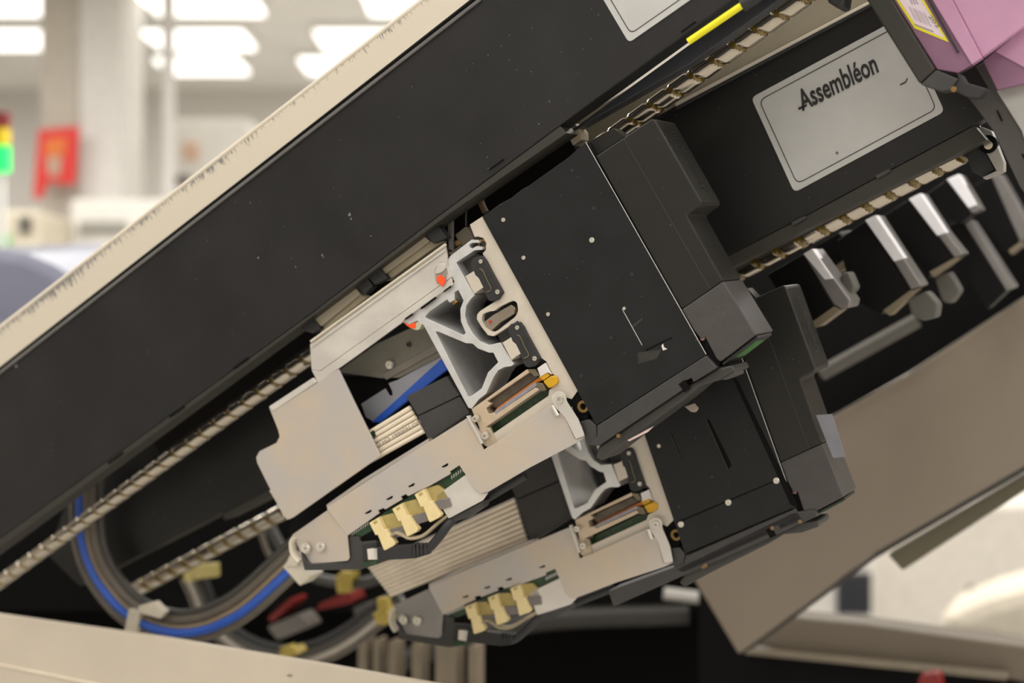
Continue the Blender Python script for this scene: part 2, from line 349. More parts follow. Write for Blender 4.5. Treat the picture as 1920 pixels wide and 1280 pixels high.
# cream top edge, one board with its own UV for scuffs
st = MB(); A0, A1, B0, B1 = (-60, 664), (1300, -389), (-60, 738), (1380, -392)
fr = [at(*A0, K1-.004), at(*A1, K1-.004), at(*B1, K1-.004), at(*B0, K1-.004)]
st.loop3(fr, NR*.03); o = st.build('top_edge_strip', SCUFF, arm1, 0, 'scuffed cream edge strip')
uvl = o.data.uv_layers.new(name='UVMap'); base = parent_world(arm1); ax = (fr[2]-fr[3]).normalized(); up = (fr[0]-fr[3]); upn = (up-ax*up.dot(ax)); ul = upn.length; upn.normalize()
for lp in o.data.loops:
    p = o.data.vertices[lp.vertex_index].co+base-fr[3]; uvl.data[lp.index].uv = (p.dot(ax), p.dot(upn)/ul)
st = MB(); st.tube([at(-60, 663, K1+.002), at(1300, -390, K1+.002)], .0042, 10); st.build('top_bead', CREAM, arm1, 0, 'rounded cream bead')
st = MB(); st.tube([at(-60, 744, K1-.001), at(900, -2, K1-.001)], .0028, 8); st.build('seam_ridge', mat('ridge_highlight', (112, 110, 108), .3), arm1)  # light grey puts the seam's highlight into the colour
st = MB(); st.tube([at(-60, 738, K1-.003), at(900, -9, K1-.003)], .0022, 8); st.build('seam_shadow_gap', DEEP, arm1)
# label plate on the arm (mostly outside the frame)
lp = rrect([(1096, -60), (1179, 80), (1420, -88), (1330, -200)], [0, 9, 0, 0])
P('name_plate', LABEL, arm1, lp, K1-.0012, .0012)
o_, i_ = inset_line([(1096, -60), (1179, 80), (1420, -88), (1330, -200)], 11, 1.6)
P('plate_line', INK, arm1, rrect(o_, 12), K1-.0015, .0003, holes=[rrect(i_, 11)])
# recessed blue-black panel right of the lip with yellow rod
P('recess_panel', mat('blue_black_panel', (44, 46, 52), .4, 0, .1, 20), arm1, [(1062, 251), (1110, 215), (1367, 30), (1460, -40), (1540, -60), (1420, 30), (1290, 122), (1090, 237)], K1+.045, .02, .001)
st = MB(); st.tube([at(1291, 78, K1-.004), at(1400, 4, K1-.004)], .0036, 12)
tag(st.build('indicator_rod', YEL), 'bright yellow rod lying along the upper arm edge', 'rod')
st = MB(); st.tube([at(1392, 10, K1-.001), at(1418, -8, K1-.001), at(1470, -60, K1)], .007, 12); st.build('rod_holder', RUBBER, arm1)
P('recess_shade', mat('recess_shade_brown', (24, 20, 16), .6, spec=.2), arm1, [(240, 760), (830, 330), (1040, 180), (1064, 250), (1090, 300), (905, 420), (830, 480), (560, 660), (300, 850)], .115, .02)  # dark sheet standing in for the shade under the arm
# cream bars and black blocks under the lip
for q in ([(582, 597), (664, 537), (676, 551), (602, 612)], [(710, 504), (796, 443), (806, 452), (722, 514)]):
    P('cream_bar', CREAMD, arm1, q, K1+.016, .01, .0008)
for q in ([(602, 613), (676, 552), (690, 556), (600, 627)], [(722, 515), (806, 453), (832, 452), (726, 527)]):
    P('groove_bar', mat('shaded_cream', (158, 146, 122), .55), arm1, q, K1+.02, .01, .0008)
for q in ([(562, 612), (586, 598), (601, 616), (585, 625), (560, 617)], [(665, 533), (686, 518), (699, 536), (684, 552)], [(688, 517), (712, 503), (727, 522), (702, 534)], [(796, 438), (822, 424), (838, 446), (812, 457)]):
    P('black_block', RUBBER, arm1, q, K1+.012, .012, .0008)
P('shade_web', BLACKP, arm1, [(-60, 672), (1300, -380), (1310, -370), (-60, 690)], .019, .15)  # unseen web, added to block overhead light from the space below
P('cable_stop', mat('beige_stop', (176, 164, 142), .5), arm1, [(1058, 243), (1078, 231), (1090, 248), (1090, 262), (1074, 273)], K1+.05, .02, .001, label='beige stop block')
# ============================================================ LEAD SCREWS
def lead_screw(label, p0, p1, r, pitch, k, phase=0.0, gw=.10):
    a, c = at(*p0, k), at(*p1, k); ax = (c-a); L = ax.length; ax.normalize()
    u = ax.cross(V((0, 0, 1))).normalized(); w_ = u.cross(ax); n = 28; st = int(L/pitch*18)
    vs = []; fs = []; mi = []
    for i in range(st+1):
        s_ = L*i/st
        for j in range(n):
            th = 2*math.pi*j/n; ph = (s_/pitch+th/(2*math.pi)+phase) % 1.0
            d = min(ph, 1-ph); g = max(0, min(1, (.125-d)/.04)); rr = r*(1-.17*g)
            vs.append(a+ax*s_+u*(math.cos(th)*rr)+w_*(math.sin(th)*rr))
    m_ = MB(); m_.v = vs
    for i in range(st):
        for j in range(n):
            q = [i*n+j, i*n+(j+1) % n, (i+1)*n+(j+1) % n, (i+1)*n+j]; m_.smooth.add(len(m_.f)); m_.f.append(q)
            ph = (L*(i+.5)/st/pitch+(j+.5)/n+phase) % 1.0; m_.m.append(1 if min(ph, 1-ph) < gw else 0)
    t = thing('lead_screw', label, 'lead screw', a)
    m_.build('threaded_shaft', [STEEL, GREASE], t); return t
lead_screw('greasy steel lead screw running right under the front arm, behind the nearest head', (-60, 1135), (2000, -363), .0101, .0272, .085)
lead_screw('greasier steel lead screw below the arm with the lettered plate', (215, 1126), (1822, 278), .0118, .0282, .245, .3, .17)

# ============================================================ SECOND ARM
K2 = .165
arm2 = thing('robot_gantry', 'second black machine arm, carrying the lettered silver plate', 'machine arm', at(1500, 300, K2))
P('front_panel', ARM2, arm2, [(1625, 14), (1700, -24), (1900, 60), (1862, 214), (1826, 234), (1517, 400), (1376, 473), (502, 918), (150, 1098), (90, 1040), (150, 868), (1268, 201)], K2, .03, .001)
P('bottom_lip', LIP, arm2, [(1826, 235), (1850, 262), (1600, 385), (1400, 486), (502, 934), (420, 975), (418, 962), (502, 919), (1376, 474), (1517, 401)], K2+.002, .03, .0008)
P('top_flange', CREAMD, arm2, [(1062, 244), (1078, 229), (1288, 108), (1640, -82), (1760, -70), (1700, -26), (1625, 12), (1268, 199), (1090, 292)], K2+.004, .02, .001, label='cream top flange')
P('shade_web', ARM2, arm2, [(400, 720), (1268, 204), (1700, -20), (1706, -10), (1268, 216), (400, 733)], .196, .16)  # unseen web, added to keep overhead light off the parts behind
m_ = MB(); m_.tube([at(1080, 228, K2+.003), at(1289, 108, K2+.003), at(1560, -40, K2+.003)], .0025, 8); m_.build('flange_edge', CREAMD, arm2)
m_ = MB(); m_.tube([at(1268, 197, K2), at(1640, 2, K2)], .003, 8); m_.build('flange_bead', CREAM, arm2)
m_ = MB(); m_.tube([at(1268, 203, K2-.001), at(1640, 6, K2-.001)], .0022, 8); m_.build('black_bead', RUBBER, arm2)
pc = [(1408, 183), (1689, 32), (1771, 209), (1489, 361)]
plate = P('name_plate', LABEL, arm2, rrect(pc, 11), K2-.0015, .0015, .0003, label='silver plate lettered in black')
o_, i_ = inset_line(pc, 11, 1.5); P('plate_line', INK, arm2, rrect(o_, 14), K2-.0019, .0004, holes=[rrect(i_, 13)])
def fit_plate(u, v): # baseline A..n in pixels on the plate plane
    bx, by = 1504+(1648-1504)*u, 208+(134-208)*u
    return at(bx-12.5*v, by-38*v, K2-.0023)
text('lettering', 'Assembl\u00e9on', INK, arm2, fit_plate, offset=.02, label='bold condensed black lettering')
P('letter_tail', INK, arm2, [(1496, 202), (1512, 195), (1513, 199), (1498, 206)], K2-.0023, .0004)
P('pen_mark', INK, arm2, [(1687, 158), (1697, 153), (1701, 146), (1702, 148), (1698, 155), (1688, 160)], K2-.0022, .0003)
P('dirt_dot', INKG, arm2, rrect([(1567, 284), (1572, 284), (1572, 289), (1567, 289)], 2), K2-.0022, .0003)
for (x, y) in ((1497, 415), (1655, 327)): P('lip_catch', CHARC, arm2, [(x-14, y+2), (x+12, y-11), (x+15, y-6), (x-10, y+8)], K2-.001, .004)
for (x, y) in ((1628, 358), (1565, 388), (1478, 432)): S('lip_screw', CHARC, arm2, x, y+4, .003, K2+.01)
# end bearing of the lower lead screw
eb = thing('bearing_bracket', 'black bearing block with pale flange at the right end of the lower lead screw', 'bearing block', at(1830, 330, .19))
P('block', RUBBER, eb, [(1782, 277), (1826, 247), (1866, 318), (1843, 333), (1822, 322), (1815, 298)], .205, .05, .001)
P('flange', mat('pale_flange', (152, 148, 140), .5), eb, [(1827, 247), (1842, 238), (1859, 245), (1882, 304), (1882, 321), (1845, 336), (1842, 332), (1868, 320)], .200, .02, .0008, label='pale grey flange')
m_ = MB(); m_.cyl(1852, 270, .0095, .195, .012, 24); m_.build('bearing_hole', DEEP, eb)
m_ = MB(); m_.cyl(1853, 272, .0045, .191, .012, 20); m_.build('shaft_end', STEEL, eb)
P('upper_clip', CHARC, eb, [(1776, 268), (1834, 232), (1838, 238), (1780, 275)], .195, .01, .0006)

# ============================================================ PLACEMENT HEADS
def sim(s, ang, src, dst):
    ca, sa = math.cos(math.radians(ang))*s, math.sin(math.radians(ang))*s
    return lambda x, y: (dst[0]+(x-src[0])*ca-(y-src[1])*sa, dst[1]+(x-src[0])*sa+(y-src[1])*ca)
def capshape(dx, dy): return [(x+dx, y+dy) for x, y in [(895, 481), (904, 479), (911, 488), (919, 504), (931, 526), (943, 548), (941, 551), (934, 562), (923, 565), (915, 563), (909, 550), (899, 533), (886, 508), (882, 495), (886, 484)]]
def head(T, k0, first):
    lab = 'nearest black pick-and-place head with silver side plate, hanging under the front arm' if first else 'lower, slightly blurred black head hanging behind the nearest one'
    h = thing('placement_robot', lab, 'machine head', at(*T(1000, 640), k0))
    def Q(name, m, pts, k, t, bevel=0.0, holes=(), label=None, kf=None, par=None): return P(name, m, par or h, pts, k0+k, t, bevel, holes, T, kf, label)
    def R(x0, y0, x1, y1): return [(x0, y0), (x1, y0), (x1, y1), (x0, y1)]
    # silver side plate with its loop and slot
    plate = [(881, 421), (904, 406), (1083, 732), (1072, 748), (1062, 745), (1045, 752), (1033, 760), (930, 829), (923, 814), (1028, 742), (1030, 731), (1046, 718), (1047, 710), (1036, 700), (1024, 677), (1012, 669), (971, 601), (925, 630), (915, 628), (903, 613), (894, 598), (895, 589), (900, 583), (933, 562), (944, 550), (905, 475), (911, 468), (912, 455), (906, 446), (896, 443), (890, 444)]
    slot = rrect([(938, 574), (961, 563), (969, 566), (972, 582), (967, 593), (934, 619), (924, 623), (910, 614), (903, 600), (905, 588), (919, 583), (926, 583)], 4, 3)
    Q('side_plate', SILVER, plate, 0, .006, .0005, [slot], 'silver side plate')
    # aluminium extrusion profile
    outer = [(884, 449), (897, 450), (899, 455), (886, 455), (880, 458), (881, 464), (886, 466), (894, 461), (905, 463), (904, 468), (890, 469), (855, 492), (870, 518), (890, 553), (882, 561), (874, 573), (872, 592), (877, 609), (888, 627), (900, 640), (917, 647), (937, 642), (941, 646), (960, 677), (964, 682), (959, 686), (945, 688), (934, 694), (926, 706), (914, 732), (911, 738), (897, 749), (884, 766), (878, 764), (794, 609), (782, 601), (764, 610), (754, 603), (759, 598), (789, 577), (819, 554), (846, 535), (852, 528), (838, 500), (840, 486), (845, 479)]
    t1 = [(797, 593), (806, 583), (838, 561), (843, 567), (852, 562), (852, 548), (859, 543), (869, 563), (863, 579), (864, 602), (873, 624), (869, 628), (800, 597)]
    t2 = [(816, 621), (823, 622), (873, 643), (886, 644), (896, 653), (917, 661), (925, 661), (934, 679), (915, 698), (903, 728), (884, 742), (878, 743)]
    Q('carriage_extrusion', ALU, outer, -.003, .145 if first else .09, .0004, [t1, t2], 'bright aluminium carriage profile')
    Q('carriage_back', mat('dark_grey_back', (62, 60, 55), .55), [(797, 590), (843, 558), (868, 545), (880, 590), (940, 672), (905, 735), (884, 752), (815, 622)], .135 if first else .08, .003)
    Q('channel_back', DEEP, [(857, 490), (903, 470), (945, 552), (975, 600), (1012, 668), (1040, 720), (1030, 744), (924, 818), (905, 812), (896, 752), (914, 736), (936, 690), (950, 672), (905, 640), (882, 600), (890, 556)], .040, .004)  # black sheet in place of the shade deep in the channel
    # bearings
    for dx, dy, s1, s2 in ((0, 0, (900.5, 490), (932, 547)), (70, 124, (969, 614), (1001.6, 672))):
        bb = Q('bearing_block', RUBBER, capshape(dx, dy), -.004, .03, .0008, label='black bearing end cap')
        S('screw', NICKEL, bb, *s1, .0024, k0-.0055, .0018, T, .5); S('screw', NICKEL, bb, *s2, .0026, k0-.0055, .0018, T, .5)
        m_ = MB(); m_.tube([at(*T(x+dx, y+dy), k0-.0045) for x, y in ((899, 504), (905, 507), (914, 526), (921, 540), (919, 545), (913, 547))], .0006, 6); m_.build('spring_wire', mat('dull_brass_wire', (112, 104, 76), .4, .5), bb)
        m_ = MB(); m_.cyl(915+dx, 517+dy, .0018, k0-.0047, .002, 12, T, .5); m_.build('nipple', CHARC, bb)
        Q('bearing_rail', SILVER, [(x+dx, y+dy) for x, y in ((872, 518), (882, 512), (888, 508), (891, 516), (897, 521), (906, 539), (899, 543), (889, 551))], -.0045, .05, .0004, label='pale ground rail')
        Q('rail_backing', CHARC, [(x+dx, y+dy) for x, y in ((858, 493), (890, 473), (905, 480), (910, 500), (880, 512), (869, 517))], .012, .02)
    # guide roller in the hook
    m_ = MB(); m_.cyl(905, 458, .0058, k0+.002, .012, 24, T, .62); m_.build('guide_roller', WOOD, h, 0, 'brassy roller ring')
    m_ = MB(); m_.cyl(906, 459, .0034, k0+.003, .012, 20, T); m_.build('roller_core', RUBBER, h)
    # latch in slot
    lt = Q('slot_latch', mat('warm_grey_steel', (150, 138, 124), .35, .5), [(907, 604), (925, 590), (958, 571), (966, 577), (964, 588), (945, 600), (938, 604), (922, 619), (914, 616)], .003, .012, .0006)
    m_ = MB(); m_.cyl(919, 603, .0019, k0+.0022, .003, 14, T); m_.build('marker_dot', mat('dark_red_dot', (176, 44, 26), .5), lt, 0, 'red dot')
    Q('slot_floor', RUBBER, [(900, 596), (925, 578), (962, 560), (975, 585), (926, 626), (908, 618)], .016, .004)
    # magnet cluster
    Q('magnet_frame', TANM, [(884, 767), (988, 692), (992, 698), (913, 752), (921, 757), (911, 765), (916, 776), (926, 773), (929, 777), (1004, 726), (1010, 731), (909, 802), (913, 812), (921, 824), (914, 830), (898, 800)], -.0035, .028, .0005, label='tan forked magnet frame')
    for p in ([(1029, 700)],): pass
    Q('magnet_bar', BRONZE, [(914, 752), (992, 698), (1003, 703), (1012, 706), (933, 766), (926, 764)], .003, .02, .002, label='dark bronze magnet bar')
    Q('frame_tip', mat('tarnished_tip', (112, 102, 82), .4, .4), [(989, 692), (1003, 692), (1012, 704), (1003, 706), (993, 698)], -.001, .02, .0005)
    Q('frame_tip', MATS['tarnished_tip'], [(1005, 717), (1017, 718), (1025, 731), (1011, 733), (1006, 725)], -.001, .02, .0005)
    Q('flex_film', FLEX, [(928, 770), (932, 764), (1008, 709), (1026, 698), (1031, 705), (1018, 713), (1008, 716), (934, 772)], .001, .02, .0004, label='orange flexible film')
    Q('grey_strip', GREYB, [(926, 772), (932, 767), (1003, 717), (1008, 722), (930, 777)], -.001, .02, .0004)
    Q('amber_cap', YELC, rrect([(1018, 715), (1034, 704), (1043, 706), (1046, 716), (1040, 723), (1029, 728)], 2, 2), -.004, .012, .0008, label='amber plastic cap')
    Q('amber_tongue', YELC, [(1010, 706), (1025, 697), (1031, 704), (1019, 713)], -.001, .006, .0004)
    Q('white_pad', mat('white_pad', (214, 208, 206), .5), [(1007, 690), (1022, 680), (1034, 702), (1027, 698), (1013, 706)], -.002, .01, .0005)
    Q('board', PCB, [(914, 803), (1010, 735), (1031, 731), (1030, 742), (924, 814)], .012, .003)
    Q('screw_tab', mat('beige_tab', (178, 164, 142), .45, .2), [(898, 802), (911, 800), (918, 802), (930, 829), (914, 838), (906, 833)], -.003, .004, .0004)
    for x, y, r in ((1048.6, 748.4, .0046), (908.5, 817, .0042), (890, 785, .0038)): S('clamp_screw', NICKEL, h, x, y, r, k0-.010, .004, T)
    # sheet-metal carrier
    br = [(614, 956), (613, 951), (681, 906), (805, 828), (878, 782), (905, 830), (902, 833), (907, 843), (914, 838), (930, 829), (1033, 759), (1046, 775), (1053, 772), (1060, 784), (1078, 823), (1098, 818), (1084, 828), (1070, 836), (992, 877), (915, 922), (901, 925), (890, 917), (872, 888), (861, 872), (843, 884), (845, 888), (805, 911), (765, 930), (761, 926), (751, 931), (754, 936), (722, 955), (719, 952), (708, 957), (711, 962), (651, 1004)]
    slots = []
    for x, y in ((834, 873), (771, 910), (730, 934), (690, 960)): slots.append([(x-7, y+2), (x+5, y-5), (x+7, y-3), (x+4, y+1), (x-5, y+4)])
    Q('carrier_plate', SHEET, br, -.006, .002, .0004, slots, 'heat-stained sheet carrier plate')
    Q('carrier_flange', mat('flange_edge_metal', (172, 164, 156), .4, .3), [(613, 952), (680, 906), (805, 829), (803, 822), (680, 898), (612, 946)], -.004, .02, .0004)
    Q('carrier_rim', SHEETB, [(874, 780), (878, 779), (906, 829), (902, 833)], -.009, .006, .0003)
    Q('end_tab', SHEET if first else mat('shaded_sheet', (142, 138, 134), .45, .25, .06), [(548, 1002), (614, 956), (651, 1004), (655, 1046), (651, 1051), (582, 1057), (577, 1054), (563, 1033)], -.006, .002, .0004, kf=lambda x, y: max(0, 640-x)*.00012, label='slanted end tab')  # lower head's tab is a darkened sheet copy, shade of its tilt
    Q('fold_tab', SHEETB, rrect([(874, 889), (818, 929), (820, 938), (841, 972), (905, 938), (915, 923), (901, 925), (890, 917)], 2, 2), -.004, .002, .0004, label='folded lower tab')
    Q('fold_return', CHARC, [(842, 973), (906, 939), (905, 950), (873, 972), (850, 978)], -.001, .015, .0004)
    Q('lever_arm', SHEETB, rrect([(1033, 742), (1043, 734), (1053, 734), (1060, 740), (1062, 752), (1084, 786), (1096, 817), (1079, 823), (1059, 782), (1038, 761)], 3, 3), -.008, .002, .0004, label='bright lever arm')
    m_ = MB(); m_.tube([at(*T(1035, 760), k0-.009), at(*T(1046, 779), k0-.009)], .0022, 10); m_.build('lever_pin', NICKEL, h)
    m_ = MB(); m_.cyl(1093, 762, .0065, k0-.002, .006, 20, T, .55); m_.build('brass_bushing', WOOD, h, 0, 'brass bushing')
    Q('bushing_housing', DEEP, [(1070, 750), (1083, 734), (1096, 745), (1104, 770), (1102, 788), (1086, 790), (1074, 768)], .001, .02, .0006)
    Q('cable_guard', CHARC, [(1088, 790), (1104, 786), (1118, 797), (1120, 836), (1102, 834), (1096, 818)], -.002, .02, .0008)
    for x, y in ((573, 1028), (601, 1025)):
        m_ = MB(); m_.cyl(x, y, .0064, k0-.0035, .0015, 24, T, .3); m_.build('washer', SHEETB, h); S('end_screw', NICKEL, h, x, y, .0046, k0-.007, .003, T)
    m_ = MB(); m_.tube([at(*T(x, y), k0+.004) for x, y in ((554, 1006), (549, 1016), (550, 1032), (556, 1044), (564, 1052))], .003, 8, flat=.007); m_.build('end_roll', CREAM, h)
    # dark end block and circuit board with connectors
    Q('end_block', CHARC, [(563, 1034), (577, 1054), (582, 1057), (651, 1052), (656, 1046), (653, 1004), (674, 1006), (676, 1016), (706, 1012), (707, 1058), (674, 1068), (570, 1069)], -.003, .028, .0012)
    Q('end_recess', DEEP, [(654, 1003), (706, 975), (712, 1014), (677, 1017), (674, 1008)], .001, .02)
    Q('port', mat('usb_port_white', (214, 206, 196), .4, .3), [(688, 1029), (702, 1027), (704, 1049), (690, 1049)], -.0045, .012, .0004, label='white port')
    Q('port_shadow', RUBBER, [(679, 1022), (706, 1018), (707, 1030), (688, 1029), (690, 1050), (680, 1052)], -.0042, .012, .0004)
    Q('port_board', PCB, [(680, 1053), (706, 1050), (706, 1057), (682, 1062)], -.0044, .006)
    Q('circuit_board', PCB, [(652, 1004), (862, 871), (873, 890), (819, 926), (812, 950), (706, 990), (664, 1013)], .000, .003)
    for i in range(14):
        x, y = 655+4.2*i, 1001-2.7*i
        if i < 9: Q('board_pin', EDGE, R(x, y-1, x+1.8, y+5), -.001, .001)
    for i in range(6):
        x, y = 846+4.2*i, 892-2.9*i; Q('board_pin', EDGE, R(x, y-1, x+1.6, y+6), -.001, .001)
    for dx, dy in ((0, 0), (43, -26), (85, -53)):
        c = Q('connector', CONN, [(x+dx, y+dy) for x, y in ((692, 980), (709, 970), (713, 978), (720, 993), (724, 993), (741, 1018), (738, 1023), (721, 1032), (719, 1030), (708, 1002), (704, 1003.5))], -.011, .008, .0006, label='ivory locking connector latch')
        Q('key_recess', CONND, [(x+dx, y+dy) for x, y in ((699, 979), (706, 975), (707, 979), (702, 983))], -.0114, .001, par=c)
        Q('connector_body', CONND, [(x+dx, y+dy) for x, y in ((709, 969), (735, 962), (746, 970), (757, 986), (730, 994), (720, 994), (713, 979))], -.004, .012, .0006, par=c, label='aged yellow connector body')
        Q('plug', mat('grey_plug', (112, 106, 104), .5), [(x+dx, y+dy) for x, y in ((724, 994), (756, 986), (761, 1002), (742, 1008), (733, 1008))], -.006, .01, .0006, par=c, label='grey plug')
        Q('plug_clip', SHEETB, [(x+dx, y+dy) for x, y in ((723, 996), (727, 994), (734, 1007), (730, 1009))], -.009, .004, .0003, par=c)
    # ---- black body
    Q('cover_panel', BLACKG, [(904, 406), (940, 381), (956, 373), (980, 354), (992, 348), (1018, 329), (1028, 322), (1055, 303), (1066, 295), (1098, 266), (1324, 665), (1118, 797)], -.003, .058, .0005, label='black flat cover panel')
    m_ = MB(); m_.tube([at(*T(1098, 266), k0-.003), at(*T(1324, 664), k0-.003)], .00042, 6); m_.build('worn_edge', EDGE, h, 0, 'worn bright edge')
    for x, y, big in ((943, 412, 1), (981, 483, 1), (1109, 450, 2), (1027, 589, .8), (1072, 319, 0), (1113, 390, 0), (1184, 514, 0), (1145, 633, 0), (1089, 704, 0)):
        if not first and y < 560: continue
        if big: S('rivet', NICKEL, h, x, y, .0022*(.8+.25*big), k0-.0042, .0014, T, .35)
        else:
            m_ = MB(); m_.cyl(x, y, .0016, k0-.0034, .001, 12, T, .55); m_.build('screw_hole', CHARC, h)
    Q('base_band', CHARC, [(1119, 798), (1324, 666), (1345, 689), (1300, 716), (1296, 708), (1280, 716), (1283, 728), (1122, 836), (1102, 832), (1119, 818)], -.004, .03, .001, label='grey base band')
    Q('base_underside', mat('underside_grey', (50, 48, 45), .5), [(1122, 837), (1283, 729), (1345, 690), (1373, 684), (1378, 696), (1345, 714), (1310, 724), (1282, 748), (1176, 826), (1128, 864), (1116, 858)], .002, .05, .002)
    m_ = MB(); m_.cyl(1159, 817, .0022, k0-.006, .004, 12, T); m_.build('corner_screw', WOOD, h)
    m_ = MB(); m_.cyl(1281, 719, .0022, k0-.002, .004, 12, T); m_.build('corner_screw', WOOD, h)
    Q('band_slot', DEEP, [(1272, 720), (1284, 712), (1294, 728), (1284, 736)], -.0045, .002)
    # right-hand cover
    sc = [(1099, 270), (1116, 293), (1170, 257), (1222, 222), (1228, 224), (1316, 378), (1314, 384), (1289, 403), (1291, 410), (1356, 526), (1277, 580)]
    Q('shoulder', COVER, [(1099, 268), (1150, 240), (1172, 256), (1117, 293)], .012, .02, .0006)
    Q('side_cover', COVER, sc[1:], -.001, .060, .0022, label='glossy dark side cover')
    m_ = MB(); m_.tube([at(*T(1169, 259), k0-.0011), at(*T(1331, 541), k0-.0011)], .0003, 5); m_.build('cover_seam', CHARC, h)
    Q('lower_cover', COVER2, [(1278, 580), (1356, 527), (1417, 627), (1350, 678), (1343, 672), (1322, 632), (1314, 636), (1300, 618)], -.0015, .062, .0012, label='grey textured lower cover')
    Q('cover_slit', DEEP, [(1312, 634), (1321, 629), (1350, 680), (1346, 690), (1330, 672)], .001, .03)
    m_ = MB(); m_.cyl(1317, 634, .0025, k0-.001, .004, 12, T); m_.build('slit_screw', mat('dull_red_screw', (112, 78, 72), .5), h)
    # open underside of the lower cover: board and rim, set just under its lower face
    a1, a2 = at(*T(1417, 629), k0), at(*T(1350, 681), k0); dn = (a2-a1).cross(NR).normalized(); dn = dn if dn.z < 0 else -dn
    m_ = MB(); m_.loop3([a1+NR*.004, a2+NR*.004, a2+NR*.052, a1+NR*.052], dn*.003); m_.build('cover_floor', RUBBER, h, .0008)
    m_ = MB(); q1, q2 = a1*.85+a2*.15+dn*.003, a1*.3+a2*.7+dn*.003; m_.loop3([q1+NR*.012, q2+NR*.012, q2+NR*.04, q1+NR*.04], dn*.001); m_.build('inner_board', mat('bright_green_board', (70, 120, 60), .4), h)
    # embossed lettering on the cover's edge face
    e0, e1 = at(*T(1320, 362), k0), at(*T(1243, 232), k0)
    dirb = (e1-e0); side = dirb.cross(NR).normalized(); side = side if side.x > 0 else -side
    eb_ = at(*T(1316, 378), k0); ed = at(*T(1228, 224), k0)-eb_
    text('embossed_lettering', 'Assembl\u00e9on', RUBBER if first else CHARC, h, lambda u, v: eb_+ed*(.13+.74*u)+side*.0008+NR*(.040-.022*v), offset=-.005)
    if first:
        # recess, scratch and chip on the flat cover
        m_ = MB(); m_.tube([at(1167, 580, k0-.0032), at(1204, 647, k0-.0032)], .0004, 5); m_.build('scratch', EDGE, h, 0, 'bright scratched slot edge')
        Q('chip', mat('white_chip', (214, 210, 205), .5), [(1240, 648), (1243, 644), (1245, 651), (1251, 654), (1243, 657)], -.0034, .0006, label='white paint chip')
        Q('scrape', CHARC, [(1184, 611), (1204, 596), (1205, 598), (1187, 613)], -.0033, .0004)
        Q('scrape', DEEP, [(1210, 655), (1258, 632), (1262, 633), (1212, 658)], -.0033, .0004)
        Q('worn_patch', mat('worn_patch', (36, 35, 31), .5), [(1196, 661), (1240, 655), (1232, 672), (1196, 682)], -.0033, .0003)
        m_ = MB(); m_.cyl(1170, 578, .0018, k0-.0042, .002, 10, T); m_.build('slot_screw', NICKEL, h)
        Q('nose_clip', COVER2, rrect([(1346, 692), (1362, 690), (1375, 692), (1379, 704), (1362, 712), (1340, 710), (1330, 700)], 3, 3), .004, .03, .0015)
        Q('hanging_clip', mat('clip_beige', (150, 136, 124), .5), [(1283, 762), (1298, 757), (1306, 766), (1302, 773), (1295, 772)], .03, .008, .0006)
        Q('base_sticker', mat('white_red_sticker', (206, 176, 172), .5), [(1176, 825), (1225, 799), (1214, 810), (1180, 827)], .0, .002, label='edge of a red and white sticker')
        # aluminium top cover, in two facets, and rear parts
        Q('top_cover', SHEETB, [(581, 645), (835, 461), (838, 480), (838, 500), (846, 520), (600, 695), (584, 693)], -.006, .003, .0005, kf=lambda x, y: 0, label='bright folded top cover')
        m_ = MB(); m_.tube([at(583, 640, -.007), at(836, 458, -.007)], .0016, 8); m_.build('cover_bead', CREAM, h)
        m_ = MB(); m_.tube([at(584, 650, -.007), at(836, 468, -.007)], .001, 8); m_.build('cover_bead', SHEETB, h)
        Q('cover_face', SHEETB, [(584, 694), (600, 696), (846, 521), (848, 534), (759, 597), (753, 605), (668, 667), (630, 694), (596, 717)], -.007, .003, .0005, kf=lambda x, y: 0, label='lower facet of the top cover')
        Q('cover_slot', mat('slot_grey', (150, 144, 134), .5), rrect([(816, 520), (815, 503), (826, 491), (834, 494), (838, 512), (828, 530), (819, 533)], 4, 3), -.0073, .0006)
        Q('cover_nut', SHEETB, rrect([(816, 506), (822, 494), (832, 492), (836, 502), (828, 511), (816, 514)], 4, 3), -.009, .003, .0006)
        Q('paint_mark', ORANGE, [(818, 519), (826, 515), (833, 520), (835, 528), (829, 538), (825, 532), (820, 530)], -.0098, .0012, .0002, label='orange paint mark')
        for q in ([(831, 546), (845, 535), (846, 538), (832, 548)], [(788, 577), (816, 556), (818, 559), (790, 580)], [(759, 597), (773, 587), (774, 590), (760, 600)]): Q('slit', DEEP, q, -.0074, .001)
        Q('clamp_foot', mat('pale_bolt', (190, 184, 160), .4, .3), [(776, 609), (782, 603), (792, 606), (786, 617), (780, 619), (771, 616)], -.0035, .01, .0004)
        Q('paint_mark', ORANGE, [(758, 604), (766, 609), (779, 604), (778, 616), (768, 614), (761, 609)], -.0045, .0015, .0002, label='orange paint mark')
        m_ = MB(); m_.tube([at(848, 559, .002), at(856, 569, .002)], .004, 10); m_.build('inner_bolt', WOOD, h)
        # rear bracket
        rb = [(504, 763), (510, 758), (520, 764), (634, 692), (713, 855), (549, 970), (540, 974), (531, 967), (482, 868), (480, 857), (486, 846), (518, 830), (524, 818), (521, 806)]
        Q('rear_plate', SHEET, rb, -.008, .003, .0006, label='stained rear sheet plate with stepped edge')
        Q('rear_flange', SHEETB, [(504, 762), (586, 708), (594, 716), (512, 770)], -.009, .02, .0008)
        Q('inner_plate', mat('dim_inner_plate', (112, 108, 98), .5, .2), [(632, 697), (705, 645), (795, 603), (826, 668), (748, 708), (716, 709)], .03, .003, .0004)
